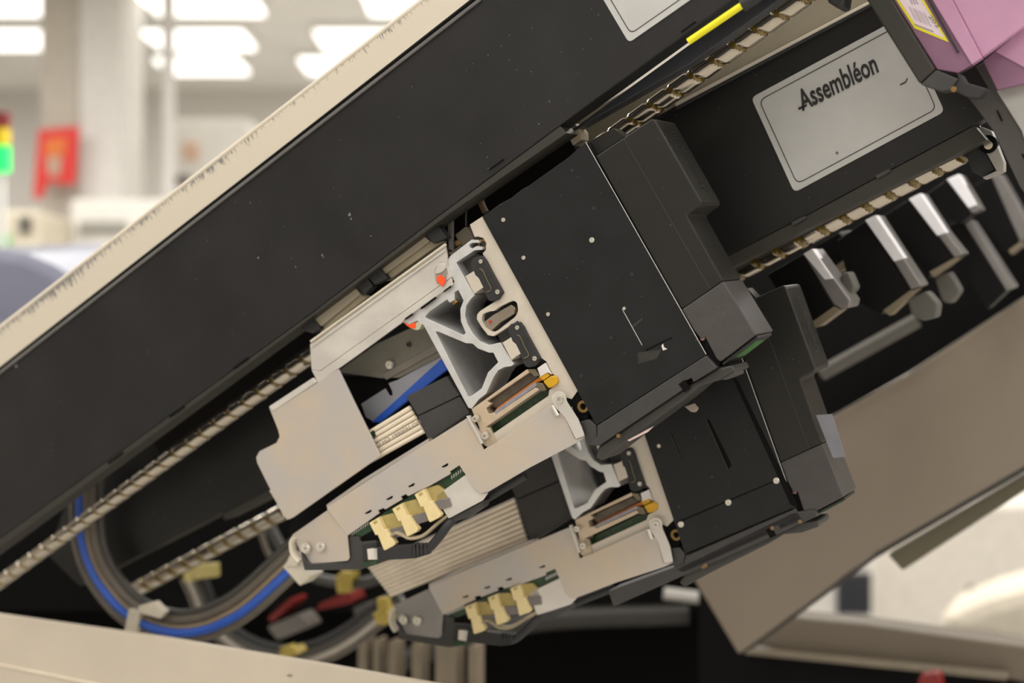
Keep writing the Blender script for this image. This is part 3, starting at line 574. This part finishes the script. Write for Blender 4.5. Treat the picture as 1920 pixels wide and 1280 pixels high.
        m_ = MB(); m_.loop3([at(695, 792, .030), at(768, 726, .030), at(832, 668, .030), at(843, 690, .030), at(776, 742, .030), at(712, 792, .030)], NR*.006); m_.build('blue_flat_tube', BLUE, h, .001, 'blue flat tube')
        Q('inner_void', DEEP, [(636, 704), (716, 706), (748, 704), (836, 680), (842, 705), (762, 745), (770, 758), (694, 806)], .040, .003)  # black sheet in place of the shade inside the bracket
        Q('slotted_bracket', mat('lavender_sheet', (152, 152, 160), .4, .3), [(677, 757), (722, 728), (730, 741), (736, 742), (735, 733), (728, 718), (745, 712), (836, 660), (842, 678), (700, 790), (686, 782)], .032, .002, .0004)
        Q('inner_bar', mat('warm_bar', (120, 114, 104), .4, .3), [(715, 702), (826, 640), (832, 652), (724, 712)], .028, .004, .0005)
        S('inner_screw', NICKEL, h, 729, 684, .0052, .024, .004); S('inner_screw', CHARC, h, 765, 646, .003, .027, .003)
        Q('green_peek', PCB, [(692, 812), (700, 806), (705, 816), (700, 822)], .0, .002)
        Q('gap_shade', DEEP, [(540, 1000), (548, 965), (705, 850), (800, 800), (880, 770), (880, 800), (700, 910), (600, 975)], .045, .004)  # added dark plate, paints the gap as shaded
        Q('thin_post', mat('post_grey', (120, 117, 112), .5, .3), [(839, 403), (848, 400), (849, 470), (841, 466)], .02, .004, .0004)
        Q('brown_block', mat('brown_block', (96, 86, 74), .5), [(853, 440), (872, 425), (884, 440), (891, 452), (884, 450), (864, 462)], .02, .02, .0008)
        Q('small_brass', WOOD, [(852, 452), (860, 450), (865, 458), (856, 462)], .018, .006, .0006)
        m_ = MB(); m_.tube([at(x, y, .03) for x, y in ((874, 425), (874, 400), (878, 384), (890, 376), (903, 366))], .0012, 6); m_.build('thin_wire', DARKT, h)
        m_ = MB(); m_.tube([at(x, y, .03) for x, y in ((905, 364), (902, 376), (906, 388), (911, 398))], .004, 8); m_.build('copper_tube', mat('brown_tube', (84, 62, 40), .4), h)
    else:
        # lower head: seam, screws, slots and long bottom rail
        I = IDT
        P('seam', DEEP, h, [(1268, 978), (1453, 900), (1454, 902), (1269, 981)], k0-.0034, .001)
        for x, y in ((1455, 901), (1365, 942), (1276, 983)): S('rivet', NICKEL, h, x, y, .0036, k0-.005, .0018, I, .4)
        for q in ([(1255, 810), (1259, 812), (1279, 862), (1276, 861)], [(1323, 785), (1330, 787), (1372, 872), (1365, 880)]): P('panel_slot', DEEP, h, q, k0-.0034, .001)
        for q in ((1256, 811, 1277, 861), (1323, 785, 1365, 880)):
            m_ = MB(); m_.tube([at(q[0], q[1], k0-.0035), at(q[2], q[3], k0-.0035)], .0004, 5); m_.build('slot_edge', CHARC, h)
        P('joint_gap', DEEP, h, [(1372, 705), (1382, 712), (1500, 955), (1482, 945)], k0-.0036, .002)
        P('bottom_rail', CHARC, h, [(1140, 1108), (1300, 1050), (1486, 960), (1530, 955), (1532, 968), (1150, 1137)], k0-.004, .04, .001, label='long grey bottom rail')
        P('rail_groove', DEEP, h, [(1288, 1038), (1486, 953), (1487, 955), (1289, 1041)], k0-.0046, .001)
        for x, y in ((1448, 990), (1500, 978), (1322, 1060)): m_ = MB(); m_.cyl(x, y, .0024, k0-.006, .004, 12); m_.build('rail_screw', mat('dull_brass', (120, 98, 66), .5, .3), h)
        P('side_label', mat('grey_side_label', (120, 120, 128), .5), h, [(1530, 778), (1560, 776), (1585, 856), (1562, 858)], k0+.0, .001)
    return h
head(IDT, 0.0, True)
T2 = sim(.917, 9.8, (1048, 748), (1229, 983))
K3 = .165
head(T2, K3, False)

# ============================================================ RIBBON CABLES AND FOAM BLOCKS
def quad_lerp(q, u, v): a, b, c, d = [V(x) for x in q]; return (a*(1-u)+b*u)*(1-v)+(d*(1-u)+c*u)*v
def ribbon(label, q, k, nw, m, texts=None):
    t = thing('ribbon_cable', label, 'ribbon cable', at(*quad_lerp(q, .5, .5), k))
    for i in range(nw):
        v = (i+.5)/nw; p0, p1 = quad_lerp(q, 0, v), quad_lerp(q, 1, v); r = (at(*quad_lerp(q, 0, 1), k)-at(*quad_lerp(q, 0, 0), k)).length/nw/2
        pm = quad_lerp(q, .5, v); m_ = MB(); m_.tube([at(*p0, k+.002), at(*pm, k), at(*p1, k+.001)], r*1.03, 8, 3); m_.build('wire', m, t)
    return t
q1 = [(640, 838), (767, 760), (797, 812), (660, 888)]
rc = ribbon('cream flat ribbon cable printed with dark figures, entering black foam sleeve of nearest head', q1, .003, 6, WIRE)
def fit_rib(u, v): # printed upside down along the cable
    a = V((787, 786)); c = V((704, 832)); p = a+(c-a)*u; up = V((3.2, 7.6)); p = p+up*v; return at(p.x, p.y, -.0016)
text('printed_text', 'NO 1630661 CH O', INKG, rc, lambda u, v: fit_rib(u, v))
q2 = [(690, 1060), (965, 932), (990, 1016), (735, 1118)]
ribbon('dim cream ribbon cable of many wires under the nearest head, entering lower foam sleeve', q2, K3+.012, 9, WIRED)
def foam(label, A, Bq, k, T=IDT):
    t = thing('foam_sleeve', label, 'foam sleeve', at(*T(820, 765), k))
    P('foam_strip', FOAM, t, A, k, .035, .001, T=T); P('foam_strip', FOAM, t, Bq, k, .035, .001, T=T)
FA = [(761, 743), (837, 705), (862, 741), (783, 779)]; FB = [(783, 781), (862, 743), (881, 774), (804, 828)]
foam('split black foam sleeve round the ribbon cable, left of the bright profile', FA, FB, .004)
P_ = foam('blurred black foam sleeve left of the lower head', [(938, 866), (1020, 880-52), (1048, 900), (968, 935)], [(968, 937), (1049, 902), (1072, 968), (994, 1016)], K3+.004)
# data cables
for first, T, k0 in ((True, IDT, 0), (False, T2, K3)):
    t = thing('data_cable', 'black data cable plugged into the end of the %s head' % ('nearest' if first else 'lower'), 'cable', at(*T(760, 1040), k0-.008))
    m_ = MB(); m_.prism(rrect([(706, 1026), (772, 1022), (774, 1047), (707, 1051)], 2, 2), k0-.010, .012, T=T); m_.build('plug_body', RUBBER, t, .001)
    m_ = MB(); m_.prism([(701, 1029), (707, 1028), (708, 1049), (703, 1049)], k0-.008, .007, T=T); m_.build('plug_tip', EDGE, t, .0003)
    for i in range(4):
        x, y = 776+7*i, 1034-1.0*i; m_ = MB(); m_.prism(rrect([(x-3, y-14+i), (x+2, y-14+i), (x+3, y+13-i), (x-2, y+13-i)], 1.5, 2), k0-.010, .012, T=T); m_.build('strain_ring', RUBBER, t, .0006)
    m_ = MB(); m_.tube([at(*T(x, y), k0+z) for x, y, z in ((770, 1035, -.004), (800, 1030, -.004), (822, 1008, -.004), (840, 984, -.002), (862, 962, .012), (905, 938, .02), (985, 890, .02))], .0052, 12); m_.build('lead', RUBBER, t)
    t = thing('flat_lead', 'loose beige flat lead looping under the connectors of the %s head' % ('nearest' if first else 'lower'), 'cable', at(*T(790, 1000), k0))
    m_ = MB(); m_.tube([at(*T(x, y), k0-.0055+z) for x, y, z in ((736, 1004, 0), (745, 998, 0), (757, 1002, -.001), (772, 1008, -.001), (795, 1003, 0), (822, 980, .003), (846, 962, .01))], .0022, 8, flat=.006); m_.build('lead', mat('beige_lead', (150, 138, 112), .5), t)
# white wire ends below the rear plate
for i in range(7):
    x, y = 508+4.6*i, 924+7.6*i; m_ = MB(); m_.tube([at(x+10, y-6, .004), at(x, y, .0)], .0034, 10); tag(m_.build('wire_end', WIRE), '%s white rounded wire end below the stained rear plate' % ['topmost', 'second from top', 'third from top', 'middle', 'third from bottom', 'second from bottom', 'lowest'][i], 'wire', 'white wire ends below the stained rear plate')

# ============================================================ CABLE LOOPS, LOWER LEFT
main = [(152, 880), (150, 925), (154, 1010), (172, 1068), (200, 1112), (234, 1148), (280, 1174), (328, 1186), (380, 1182), (430, 1162), (475, 1132), (540, 1072), (580, 1035)]
def offs(path, d):
    o = []
    for i, p in enumerate(path):
        a = V(path[max(0, i-1)]); c = V(path[min(len(path)-1, i+1)]); t = (c-a).normalized(); n = V((t.y, -t.x)); o.append(tuple(V(p)+n*d))
    return o
KC = .125
for d, r, m, lab, z in ((0, .0062, BLUE, 'blue tube in the big cable loop at lower left', 0), (-13, .006, GREYT, 'grey-brown outermost tube of the big cable loop', .004), (11, .0045, mat('beige_tube', (134, 118, 92), .5), 'beige thin tube just inside the blue tube', .004), (24, .0075, GREYT, 'wide grey tube inside the big cable loop', .006), (38, .0055, DARKT, 'dark innermost tube of the big cable loop', .01)):
    m_ = MB(); m_.tube([at(x, y, KC+z) for x, y in offs(main, d)], r, 12); tag(m_.build('pneumatic_tube', m), lab, 'tube', 'tubes of the big cable loop')
def tie(label, q, k, m):
    t = thing('cable_tie', label, 'cable tie', at(*q[0], k)); P('band', m, t, q[1], k, .03, .001)
    if len(q) > 2: P('tie_head', m, t, q[2], k-.004, .012, .0015)
tie('white cable tie round the big tube loop, lower left', [(250, 1160), [(241, 1141), (262, 1147), (254, 1192), (232, 1186)], [(258, 1136), (288, 1128), (308, 1148), (300, 1160), (262, 1150)]], KC-.010, TIE)
tie('white tag-like tie holding the tubes at the end of the nearest head', [(560, 1070), [(530, 1062), (546, 1048), (582, 1080), (562, 1098)], [(546, 1034), (560, 1040), (556, 1062), (532, 1062)]], KC-.03, TIE)
# second, paler loop further inside
l2 = [(352, 1080), (366, 1110), (382, 1150), (412, 1186), (450, 1215), (500, 1235), (560, 1240), (620, 1222), (668, 1194), (712, 1160), (760, 1130)]
for d, r, m, lab in ((0, .006, CLEART, 'pale tube of the inner loop below the screw'), (14, .007, DARKT, 'dark thick tube beside the pale inner loop'), (26, .006, RUBBER, 'black tube innermost in the inner loop'), (-12, .004, GREYT, 'thin brown tube under the pale inner loop')):
    m_ = MB(); m_.tube([at(x, y, .46) for x, y in offs(l2, d)], r, 10); tag(m_.build('pneumatic_tube', m), lab, 'tube', 'tubes of the inner loop')
l3 = [(505, 985), (530, 1030), (560, 1060), (600, 1085), (680, 1092), (760, 1060)]
m_ = MB(); m_.tube([at(x, y, .5) for x, y in l3], .009, 10); tag(m_.build('pneumatic_tube', DARKT), 'dark blurred hose behind the end of the nearest head', 'tube')
m_ = MB(); m_.tube([at(x, y, .52) for x, y in [(487, 990), (505, 1040), (540, 1070), (560, 1085)]], .005, 10); tag(m_.build('pneumatic_tube', GREYT), 'thin blurred grey hose left of the dark hose', 'tube')
tie('yellow clip on the pale tube under the lower lead screw', [(370, 1080), [(343, 1066), (362, 1064), (362, 1090), (345, 1090)], [(360, 1060), (404, 1056), (405, 1082), (364, 1086)]], .44, mat('dim_yellow', (170, 156, 96), .5))
tie('yellow tie beside the end of the lower head', [(715, 1160), [(698, 1150), (722, 1142), (729, 1158), (722, 1172), (706, 1170)], [(705, 1122), (724, 1120), (728, 1142), (708, 1146)]], .40, TIEY)
tie('yellow tie on the tubes just above the cream rail', [(535, 1220), [(522, 1222), (548, 1214), (558, 1226), (530, 1238)], [(520, 1216), (545, 1208), (552, 1220)]], .42, TIEY)
tie('yellow tie on the hose under the end of the nearest head', [(640, 1090), [(628, 1080), (655, 1076), (652, 1112), (632, 1112)], [(636, 1072), (658, 1072), (656, 1086), (636, 1088)]], .48, TIEY)
for i, (q, m, lab) in enumerate([([(600, 1130), (655, 1108), (662, 1130), (590, 1145)], RED, 'red blurred cable piece below the nearest head'), ([(500, 1160), (545, 1120), (552, 1128), (510, 1166)], RED, 'red blurred cable piece beside the blue tube'),
        ([(500, 1175), (560, 1150), (580, 1176), (520, 1200)], mat('dim_grey_part', (110, 104, 98), .5), 'grey blurred fitting inside the loops'), ([(660, 1140), (700, 1128), (700, 1150), (668, 1158)], mat('darker_grey_part', (86, 82, 78), .5), 'dark grey blurred fitting above the yellow tie')]):
    m_ = MB(); m_.prism(rrect(q, 6, 3), .56, .04); tag(m_.build('cable_fitting', m, bevel=.003), lab, 'fitting')
for i, (x, wd) in enumerate(((678, 16), (704, 10), (735, 16), (780, 18), (835, 40), (885, 16))):
    m_ = MB(); m_.prism(rrect([(x-wd/2, 1196+3*i), (x+wd/2, 1196+3*i), (x+wd/2, 1330), (x-wd/2, 1330)], 3, 2), .62, .03)
    tag(m_.build('feeder_post', mat('dim_beige_post', (128, 116, 98), .6), bevel=.003), '%s dim beige upright post behind the lower head' % ['leftmost', 'second', 'third', 'fourth', 'broad fifth', 'rightmost'][i], 'post', 'dim beige upright posts')
# ============================================================ CREAM RAIL, FRONT LEFT
rail = thing('front_rail', 'cream painted rail across the bottom left corner', 'rail', at(200, 1230, .02))
P('rail_body', mat('rail_cream', (196, 184, 166), .55, 0, .04, 6, .05, 300), rail, [(-60, 1142), (0, 1152), (300, 1194), (600, 1244), (860, 1290), (1000, 1400), (-60, 1400)], .06, .008, .001)
m_ = MB(); m_.tube([at(-60, 1235, .0595), at(0, 1246, .0595), at(175, 1281, .0595), at(320, 1310, .0595)], .0016, 8); m_.build('rail_ridge', mat('rail_ridge_cream', (226, 212, 190), .5), rail, 0, 'raised cream ridge')
P('rail_mark', INKG, rail, [(538, 1265), (547, 1265), (547, 1267), (538, 1267)], .0585, .0005)

# ============================================================ PINK AND PURPLE COVER, TOP RIGHT
pk = thing('feeder_cover', 'pink and mauve painted cover in dark frame at top right', 'machine cover', at(1800, 100, .05))
KP = .07
P('mauve_panel', PURP, pk, [(1640, -60), (1670, -8), (1757, 130), (1797, 137), (1823, 121), (1745, -5), (1715, -60)], KP+.003, .012, .0006, label='mauve inner panel')
P('pink_edge', PINK, pk, [(1715, -60), (1745, -5), (1822, 121), (1841, 108), (1785, -2), (1755, -60)], KP, .012, .0006, kf=lambda x, y: 0)
P('pink_panel', PINK, pk, [(1757, -60), (1786, -2), (1842, 107), (1924, 46), (2000, -10), (2000, -60)], KP+.001, .012, .001, kf=lambda x, y: (x-1785)*.0001 if x > 1790 else 0, label='light pink panel')
P('dark_frame', LIP, pk, [(1590, -60), (1622, -5), (1724, 157), (1754, 130), (1668, -8), (1640, -60)], KP-.004, .03, .002, label='dark worn frame bar')
P('frame_foot', CHARC, pk, [(1726, 158), (1755, 131), (1797, 148), (1783, 168), (1765, 171)], KP-.004, .026, .001)
P('foot_block', RUBBER, pk, [(1782, 168), (1797, 149), (1793, 136), (1803, 140), (1812, 155), (1852, 166), (1836, 184), (1815, 183)], KP-.002, .02, .0012)
m_ = MB(); m_.cyl(1788, 167, .0028, KP-.007, .004, 12); m_.build('foot_screw', WOOD, pk)
m_ = MB(); m_.tube([at(1735, -12, KP-.001), at(1797, 99, KP-.001)], .0012, 8); m_.build('black_wire_edge', RUBBER, pk)
P('sticker_border', YEL, pk, [(1655, -50), (1681, 1), (1715, 53), (1779, 79), (1730, -4), (1705, -50)], KP+.0022, .0008, label='yellow sticker border')
P('sticker', WHITEP, pk, [(1662, -50), (1686, 0), (1718, 48), (1771, 72), (1726, -2), (1700, -50)], KP+.0016, .0008, label='pale sticker')
for i in range(7):                                # bars run along the sticker
    x0, y0 = 1704+i*4.6, 12+i*1.9; wd = [1, .7, 1.5, .8, 1.2, .6, 1.4][i]
    P('barcode_bar', mat('faded_ink', (152, 136, 142), .5), pk, [(x0, y0), (x0+wd, y0+.4), (x0+wd+13, y0+26.4), (x0+13, y0+26)], KP+.0012, .0004)
for i in range(3):
    P('barcode_bar', MATS['faded_ink'], pk, [(1700+i*5, -12), (1701.5+i*5, -12), (1712+i*5, 8), (1710+i*5, 8)], KP+.0012, .0004)
P('print_line', MATS['faded_ink'], pk, [(1714, 44), (1750, 58), (1750, 60.5), (1715, 46.5)], KP+.0012, .0004)
def fit_stk(u, v): a = V((1740, 31)); c = V((1757, 53)); p = a+(c-a)*u+V((6, -4))*v; return at(p.x, p.y, KP+.0012)
text('sticker_figures', '202', INKG, pk, fit_stk)
P('lower_pink_facet', PURP, pk, [(1843, 115), (1866, 96), (1930, 44), (1930, 155), (1869, 168)], KP+.03, .01, .0008, label='mauve lower facet')
P('lower_pink_edge', PINK, pk, [(1866, 97), (1930, 46), (1930, 132)], KP+.028, .004, .0008)
pp = thing('side_post', 'dark slanted post with grey panel at the right edge', 'post', at(1870, 200, .12))
P('post', mat('post_black', (66, 63, 60), .45), pp, [(1815, 182), (1836, 184), (1853, 165), (1829, 125), (1846, 116), (1940, 262), (1940, 390), (1912, 350), (1862, 245)], .12, .03, .001)
P('grey_panel', mat('light_grey_panel', (164, 162, 158), .5, .2), pp, [(1868, 170), (1940, 150), (1940, 320), (1915, 245)], .115, .01, .001, label='light grey panel')
for x, y in ((1868, 215), (1915, 296)): P('post_slot', DEEP, pp, [(x, y-8), (x+3, y-8), (x+12, y+12), (x+9, y+12)], .1185, .002)
m_ = MB(); m_.prism([(1545, -40), (1590, -40), (1582, 12), (1571, 16), (1552, 4)], .06, .03); tag(m_.build('cable_clip', RUBBER, bevel=.002), 'black clip at the top edge beside the lead screw', 'clip')

# ============================================================ FAR HEADS ON THE RIGHT
fa = thing('robot_gantry', 'third black arm, far blurred, added as dark backdrop behind the row of distant heads', 'machine arm', at(1650, 520, .9))
P('front_panel', HEADK, fa, [(1300, 560), (1830, 230), (2500, 0), (2500, 300), (1920, 556), (1700, 700), (1560, 780), (1300, 900)], .9, .05)  # added dark face, the black the distant heads stand against
def far_head(label, strip, face, k, rim=None, bright=None, peg=None):
    t = thing('placement_robot', label, 'machine head', at(*strip[0], k), 'distant blurred heads')
    P('edge_cover', HEADG, t, strip, k, .05, .002, label='light grey edge')
    if face: P('front_face', HEADK, t, face, k+.001, .05, .001)
    if rim: P('lower_rim', mat('far_rim', (124, 112, 92), .5), t, rim, k, .03, .001)
    if bright: P('lit_edge', mat('lit_edge_white', (246, 244, 250), .35), t, bright, k-.002, .02, .001, label='upper edge coloured as lit')  # white piece paints light onto the upper part of the grey edge
    if peg: P('nozzle_guard', mat('far_grey', (92, 90, 84), .5), t, rrect(peg, 7, 4), k+.02, .03, .003, label='rounded grey guard')
far_head('first distant head right of the nearest head, mauve-grey edge', [(1506, 476), (1523, 466), (1595, 563), (1592, 576), (1578, 580), (1563, 572)], [(1438, 515), (1506, 476), (1563, 573), (1520, 606), (1480, 580)], .30, [(1519, 605), (1563, 574), (1578, 581), (1536, 612), (1520, 616)], [(1506, 476), (1523, 466), (1562, 522), (1546, 524)], [(1575, 515), (1590, 508), (1604, 540), (1590, 556), (1578, 548)])
far_head('small distant head between the first and second, plain grey edge', [(1573, 435), (1595, 432), (1626, 476), (1614, 486), (1594, 476)], [(1510, 470), (1573, 436), (1594, 477), (1565, 500)], .50, [(1565, 500), (1596, 478), (1612, 487), (1572, 512)])
far_head('second distant head, longest brightly lit edge', [(1622, 413), (1642, 403), (1695, 485), (1728, 535), (1708, 543), (1674, 487)], [(1570, 450), (1622, 414), (1708, 544), (1650, 590), (1600, 560)], .42, [(1655, 582), (1706, 544), (1722, 541), (1668, 592)], [(1622, 413), (1642, 403), (1696, 484), (1676, 490)], [(1700, 560), (1738, 545), (1760, 570), (1756, 596), (1730, 602), (1708, 590)])
far_head('third distant head, lit edge below the lower lead screw', [(1704, 373), (1726, 362), (1773, 435), (1806, 476), (1790, 484), (1740, 416)], [(1655, 405), (1704, 374), (1790, 485), (1740, 520)], .52, [(1742, 510), (1788, 484), (1800, 482), (1750, 520)], [(1704, 373), (1726, 362), (1775, 436), (1757, 442)], [(1752, 520), (1780, 508), (1802, 545), (1784, 570), (1766, 565)])
far_head('fourth distant head, short pale edge near the bearing block', [(1775, 336), (1798, 326), (1838, 392), (1822, 400)], [(1735, 365), (1775, 337), (1822, 401), (1800, 420)], .62, None, [(1775, 336), (1798, 326), (1832, 384), (1816, 390)])
far_head('fifth distant head, dull beige narrow edge', [(1803, 410), (1822, 414), (1902, 538), (1887, 545)], [(1760, 430), (1803, 412), (1886, 546), (1850, 580)], .68)
far_head('last distant head at the right edge, dim grey', [(1858, 330), (1876, 325), (1930, 420), (1930, 470), (1916, 462)], [(1800, 360), (1858, 331), (1916, 463), (1880, 470)], .76, [(1890, 470), (1930, 440), (1930, 452), (1896, 478)])
m_ = MB(); m_.tube([at(1540, 700, .7), at(1680, 622, .7), at(1720, 600, .7)], .011, 10); tag(m_.build('cross_pipe', mat('pipe_dim', (88, 84, 78), .4)), 'dim blurred pipe below the distant heads', 'pipe')

# ============================================================ TAUPE COVER AND BACKGROUND, LOWER RIGHT
tc = thing('lower_cover', 'large taupe painted cover plate slanting through the lower right', 'machine cover', at(1500, 1000, .75))
P('cover_plate', BROWN, tc, [(1299, 1084), (1280, 1000), (1430, 860), (1560, 780), (1700, 703), (1920, 556), (2500, 190), (2500, 480), (1912, 878), (1637, 1038), (1412, 1207), (1384, 1226)], .75, .01, .003)
P('plate_edge', mat('plate_edge_dark', (56, 52, 46), .5), tc, [(1384, 1227), (1412, 1208), (1637, 1039), (1912, 879), (2500, 481), (2500, 494), (1912, 890), (1640, 1048), (1412, 1216)], .752, .02, .002)
oc = MB(); oc.prism([(1664, 1040), (1912, 893), (2400, 570), (2400, 620), (1920, 921), (1692, 1070)], .80, .04); tag(oc.build('side_rail', OLIVE, bevel=.003), 'olive grey rail end under the taupe cover', 'rail')
bb_ = thing('base_beam', 'brown base beam along the bottom right, with paler rim and black sheet of painted shade below', 'beam', at(1500, 1200, 1.0))
P('beam', mat('brown_beam', (108, 98, 84), .55, 0, .05, 4), bb_, [(1380, 1228), (1480, 1155), (1512, 1160), (1620, 1170), (1990, 1222), (1990, 1330), (1890, 1282), (1420, 1212)], 1.0, .06, .004)
P('rim', mat('beam_rim', (124, 114, 98), .5), bb_, [(1400, 1216), (1890, 1264), (1888, 1276), (1395, 1226)], .975, .02, .002, label='paler rim')
P('underside', DEEP, bb_, [(1310, 1100), (1340, 1100), (1400, 1216), (1890, 1274), (1990, 1296), (1990, 1420), (1310, 1420)], .995, .01)  # added black sheet for the darkness below the beam
base = MB(); base.box((-1.3, 2.95, 0), (.42, 3.6, .80)); base.box((.42, 2.95, 0), (1.6, 3.6, .40)); tag(base.build('machine_cabinet', mat('shade_black', (8, 8, 7), .8, spec=.08)), 'machine base in painted shade in the dark bottom of the picture', 'machine base')  # near-black colour stands in for shade at the machine's foot
base = MB(); base.box((-1.35, 2.75, .78), (.50, 2.95, 1.28)); tag(base.build('interior_shade', MATS['shade_black']), 'black box of painted shade behind the tube loops', 'shade backdrop')  # added backdrop, its black replaces the shade inside the machine
m_ = MB(); m_.tube([atd(1245, 1112, 2.6), atd(1310, 1120, 2.6)], .012, 10); tag(m_.build('air_fitting', mat('pale_fitting', (190, 186, 180), .4)), 'pale blurred fitting left of the taupe cover', 'fitting')
m_ = MB(); m_.tube([atd(690, 1262, 2.6), atd(960, 1170, 2.6), atd(1290, 1150, 2.6)], .02, 10); tag(m_.build('dark_hose', mat('hose_dim', (34, 31, 27), .5)), 'dim hose in the black area under the lower head', 'hose')
m_ = MB(); m_.box((1.0, 5.0, 0), (3.4, 5.4, 1.35-.62)); tag(m_.build('work_table', mat('white_table', (214, 208, 198), .5), bevel=.02), 'white blurred table at bottom right', 'table')
t = machine('white equipment box with dark screen under the taupe cover', 1500, 1040, 1640, 1190, 4.6, WM, .3, [(1568, 1072, 1632, 1150, mat('dark_screen', (52, 54, 60), .3))], 'equipment_box')
t = machine('tall white partition behind the equipment box', 1640, 860, 2100, 1290, 5.45, mat('white_partition', (226, 220, 212), .7), .2, None, 'partition')
m_ = MB(); m_.tube([atd(x, y, 4.4) for x, y in ((1815, 1100), (1835, 1115), (1850, 1150), (1862, 1200))], .014, 8); tag(m_.build('power_cable', mat('grey_cable', (136, 130, 124), .5)), 'grey blurred cable drooping at lower right', 'cable')
m_ = MB(); m_.prism([(1745, 1165), (1850, 1120), (1960, 1090), (1960, 1230), (1800, 1200)], 2.6, .3); tag(m_.build('cloth_bundle', mat('pale_bundle', (224, 214, 196), .8), bevel=.05), 'pale blurred bundle behind the drooping cable', 'bundle')
m_ = MB(); m_.prism(rrect([(1722, 1268), (1760, 1262), (1768, 1300), (1720, 1300)], 8, 3), .9, .03); tag(m_.build('red_knob', RED, bevel=.004), 'red blurred knob at the bottom edge', 'knob')
